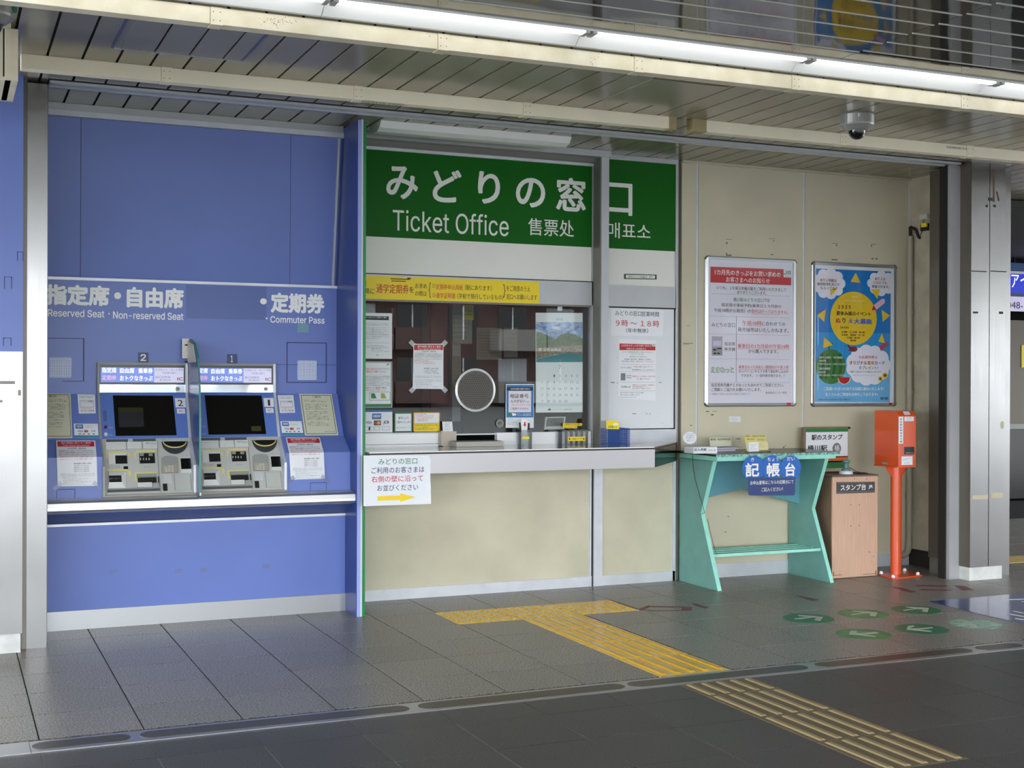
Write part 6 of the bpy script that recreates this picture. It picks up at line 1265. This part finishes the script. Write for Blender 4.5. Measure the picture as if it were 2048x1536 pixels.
# dome cameras
def dome(c_, lab):
    x_, y_ = c_; t = thing('dome_camera', lab, 'camera', (x_, y_, 2.86), 'ceiling dome cameras')
    MB().lathe((x_, y_, 0), [(0, 3.0), (.096, 3.0), (.099, 2.99), (.099, 2.94), (.095, 2.93), (.064, 2.905), (.052, 2.90)], 40).build('housing', CAMG, t, smooth=False)
    MB().lathe((x_, y_, 0), [(.051, 2.903), (.049, 2.888), (.042, 2.872), (.030, 2.859), (.015, 2.852), (.0005, 2.850)], 32).build('dome', SMOKED, t, smooth=True)
    MB().box(x_-.06, x_-.05, y_-.092, y_-.084, 2.965, 2.985).build('latch', MGREYW, t); MB().cyl((x_+.088, y_-.03, 2.97), (x_+.098, y_-.035, 2.97), .02, n=12).build('green_sticker', mat('teal_sticker', '1f7a70', .4), t)
dome((4.918, 6.185), 'grey dome camera hanging from the ceiling above the posters'); dome((0.165, 5.82), 'grey dome camera cut off in the top left corner')

# ================================================================== FLOOR STICKERS
def foot(px, cols_, lab, dirs, base, white):
    (x0, y0, x1, y1) = px; s = FLOOR; t = thing('floor_sticker', lab, 'sticker', s.pt((x0+x1)/2, (y0+y1)/2), 'round green footprint stickers on the floor')
    cu, cv = s.uv((x0+x1)/2, (y0+y1)/2); R2 = .155
    n_ = 40; MB().prism([(cu+R2*math.cos(2*math.pi*i/n_), cv+R2*math.sin(2*math.pi*i/n_), .0006) for i in range(n_)], (0, 0, .0008)).build('disc', base, t)
    m = MB()
    for pts in dirs: m.prism([FLOOR.pt(a, b, .0015) for a, b in pts], (0, 0, .0006))
    m.build('footprint', white, t)
    m = MB(); k0 = 30; 
    for i in range(n_):
        a0_, a1_ = 2*math.pi*i/n_, 2*math.pi*(i+1)/n_; m.add([(cu+r_*math.cos(a_), cv+r_*math.sin(a_), .0016) for r_, a_ in ((R2, a0_), (R2, a1_), (R2-.004, a1_), (R2-.004, a0_))], [(0, 1, 2, 3)])
    m.build('worn_rim', mat('pale_green_rim', '5c9a72', .5), t)
FW = mat('worn_white_print', 'b3b8a8', .5); g1 = mat('sticker_green', '1d6b45', .4); g2 = mat('worn_sticker_green', '4f8a50', .42, col2='2c7040', vscale=12); g3 = mat('shiny_worn_sticker', 'a6c4b0', .35, col2='3c7a58', vscale=14)
z3_ = lambda l: [(1540+a/6.4, 1180+b/6.4) for a, b in l]; z4_ = lambda l: [(1840+a/9.846, 1160+b/9.846) for a, b in l]
foot((1566, 1227, 1668, 1247), 0, 'round green floor sticker nearest the teal desk, left of its row', [z3_([(360, 322), (550, 335), (678, 350), (640, 400), (565, 385), (600, 362), (545, 350), (390, 375), (315, 375), (318, 366), (510, 348), (360, 332)])], g1, FW)
foot((1677, 1219, 1777, 1236), 0, 'pale worn green floor sticker in the middle of the far row', [z3_([(1060, 272), (1260, 280), (1378, 290), (1350, 340), (1275, 330), (1295, 300), (1200, 300), (1060, 322), (1025, 318), (1200, 290), (1060, 280)])], g2, FW)
foot((1782, 1210, 1882, 1230), 0, 'round green floor sticker at the right end of the far row', [z3_([(1735, 215), (1930, 225), (2035, 235), (2015, 285), (1945, 275), (1965, 250), (1870, 245), (1720, 268), (1700, 258), (1860, 240), (1735, 222)])], g1, FW)
foot((1673, 1258, 1782, 1279), 0, 'half worn pale green floor sticker in the near row', [z3_([(1040, 520), (1115, 530), (1105, 552), (1180, 556), (1340, 540), (1390, 548), (1380, 556), (1215, 572), (1355, 594), (1350, 604), (1150, 582), (1010, 570)])], g2, FW)
foot((1790, 1248, 1897, 1269), 0, 'round green floor sticker in the middle of the near row', [z3_([(1765, 465), (1830, 458), (1850, 470), (1800, 478), (1810, 492), (1900, 494), (2080, 478), (2085, 488), (1900, 508), (2075, 530), (2060, 538), (1880, 520), (1750, 510)])], g1, FW)
foot((1899, 1239, 2005, 1258), 0, 'shiny almost white worn green sticker beside the blue floor sign', [z4_([(840, 810), (930, 815), (1060, 870), (1130, 900), (1120, 935), (1000, 930), (960, 880), (840, 870)])], g3, FW)
t = thing('blue_floor_sign', 'blue worn floor sign with white lines at the right edge', 'sign', FLOOR.pt(2040, 1220))
pA, pB = FLOOR.uv(1857, 1203), FLOOR.uv(2048, 1186.5); pC = FLOOR.uv(2048, 1248)
FLOOR.poly([(1857, 1203), (2048, 1186.5), (2200, 1174), (2200, 1262), (2048, 1248), (1950, 1226)], .0005, .0013).build('sheet', mat('floor_sign_blue', '1f3d80', .2, col2='2c4a8c', vscale=9, coat=.4), t)
m = MB(); FLOOR.poly([(2014, 1199), (2048, 1198), (2048, 1199.5), (2014, 1200.3)], .0014, .002, m)
for k, (a, b, c_, d) in enumerate(((2026, 1222, 2048, 1226), (2020, 1228, 2048, 1233), (2030, 1237, 2048, 1239))): FLOOR.poly([(a, b), (c_, d), (c_, d+1.2), (a, b+1.2)], .0014, .002, m)
FLOOR.ell(2041, 1203, 2075, 1209, .0014, .002, m); m.build('white_print', WHITE, t)
RW = mat('worn_red_print', '6e333c', .5); z5 = lambda l: [(1260+a/4.655, 1170+b/4.655) for a, b in l]
t = thing('worn_red_arrow', 'worn red arrow outline on the floor right of the yellow blocks', 'marking', FLOOR.pt(1330, 1218))
for l in ([(60, 230), (175, 190), (205, 200), (110, 235)], [(175, 195), (480, 200), (480, 212), (205, 208)], [(100, 222), (210, 238), (480, 235), (480, 242), (200, 246)], [(480, 200), (575, 208), (575, 240), (480, 243)]): FLOOR.poly(z5(l), .0005, .001).build('stroke', RW, t)
t = thing('worn_red_arrow', 'short worn red stroke on the floor in front of the teal desk', 'marking', FLOOR.pt(1395, 1213)); FLOOR.poly(z5([(572, 168), (620, 175), (740, 210), (700, 222), (600, 195)]), .0005, .001).build('stroke', RW, t)
t = thing('worn_red_arrow', 'short worn red stroke on the floor in front of the wood cabinet', 'marking', FLOOR.pt(1615, 1196)); FLOOR.poly(z5([(1535, 95), (1600, 105), (1770, 140), (1690, 150)]), .0005, .001).build('stroke', RW, t)
t = thing('worn_red_arrow', 'worn red arrow on the floor in front of the orange machine', 'marking', FLOOR.pt(1860, 1175))
z6 = lambda l: [(1348+a/2.926, 1100+b/2.926) for a, b in l]
for l in ([(1270, 215), (1340, 222), (1420, 245), (1380, 250)], [(1410, 205), (1600, 208), (1600, 216), (1420, 214)], [(1450, 228), (1640, 235), (1590, 240), (1430, 236)], [(1640, 208), (1700, 212), (1760, 235), (1690, 236)]): FLOOR.poly(z6(l), .0005, .001).build('stroke', RW, t)

# ================================================================== ACROSS THE STREET (seen only as reflections)
gd_ = struct('ground'); box('pavement', mat('street_asphalt', '5f5d59', .85), gd_, -120, 160, -140, -4.0, -.4, -.02)
t = thing('apartment_building', 'pink brown apartment building with balconies, seen mirrored in the office window', 'building', (34, -50, 0))
PK = mat('pink_brown_tiles', '5e4540', .7); PG = mat('grey_balcony', '8f8883', .7); CURT = mat('window_curtain', 'b9bcc0', .6)
box('wall', PK, t, 15, 60, -56, -49, -.02, 18)
for fl_ in range(6):
    z_ = 2.8*fl_+.5
    for k in range(15):
        x_ = 16+k*2.9; m = box('window', SCREEN if (k*5+fl_*3) % 4 else CURT, t, x_, x_+1.7, -49.02, -48.97, z_+.3, z_+2.1); box('window_frame', PAPER, m, x_+.80, x_+.88, -48.98, -48.93, z_+.3, z_+2.1)
        if k % 4 != 3: box('balcony', PG if (k//4) % 2 else PK, t, x_-.5, x_+2.3, -49, -47.7, z_-.3, z_+.85)
bpy.context.view_layer.update()
flushtexts()
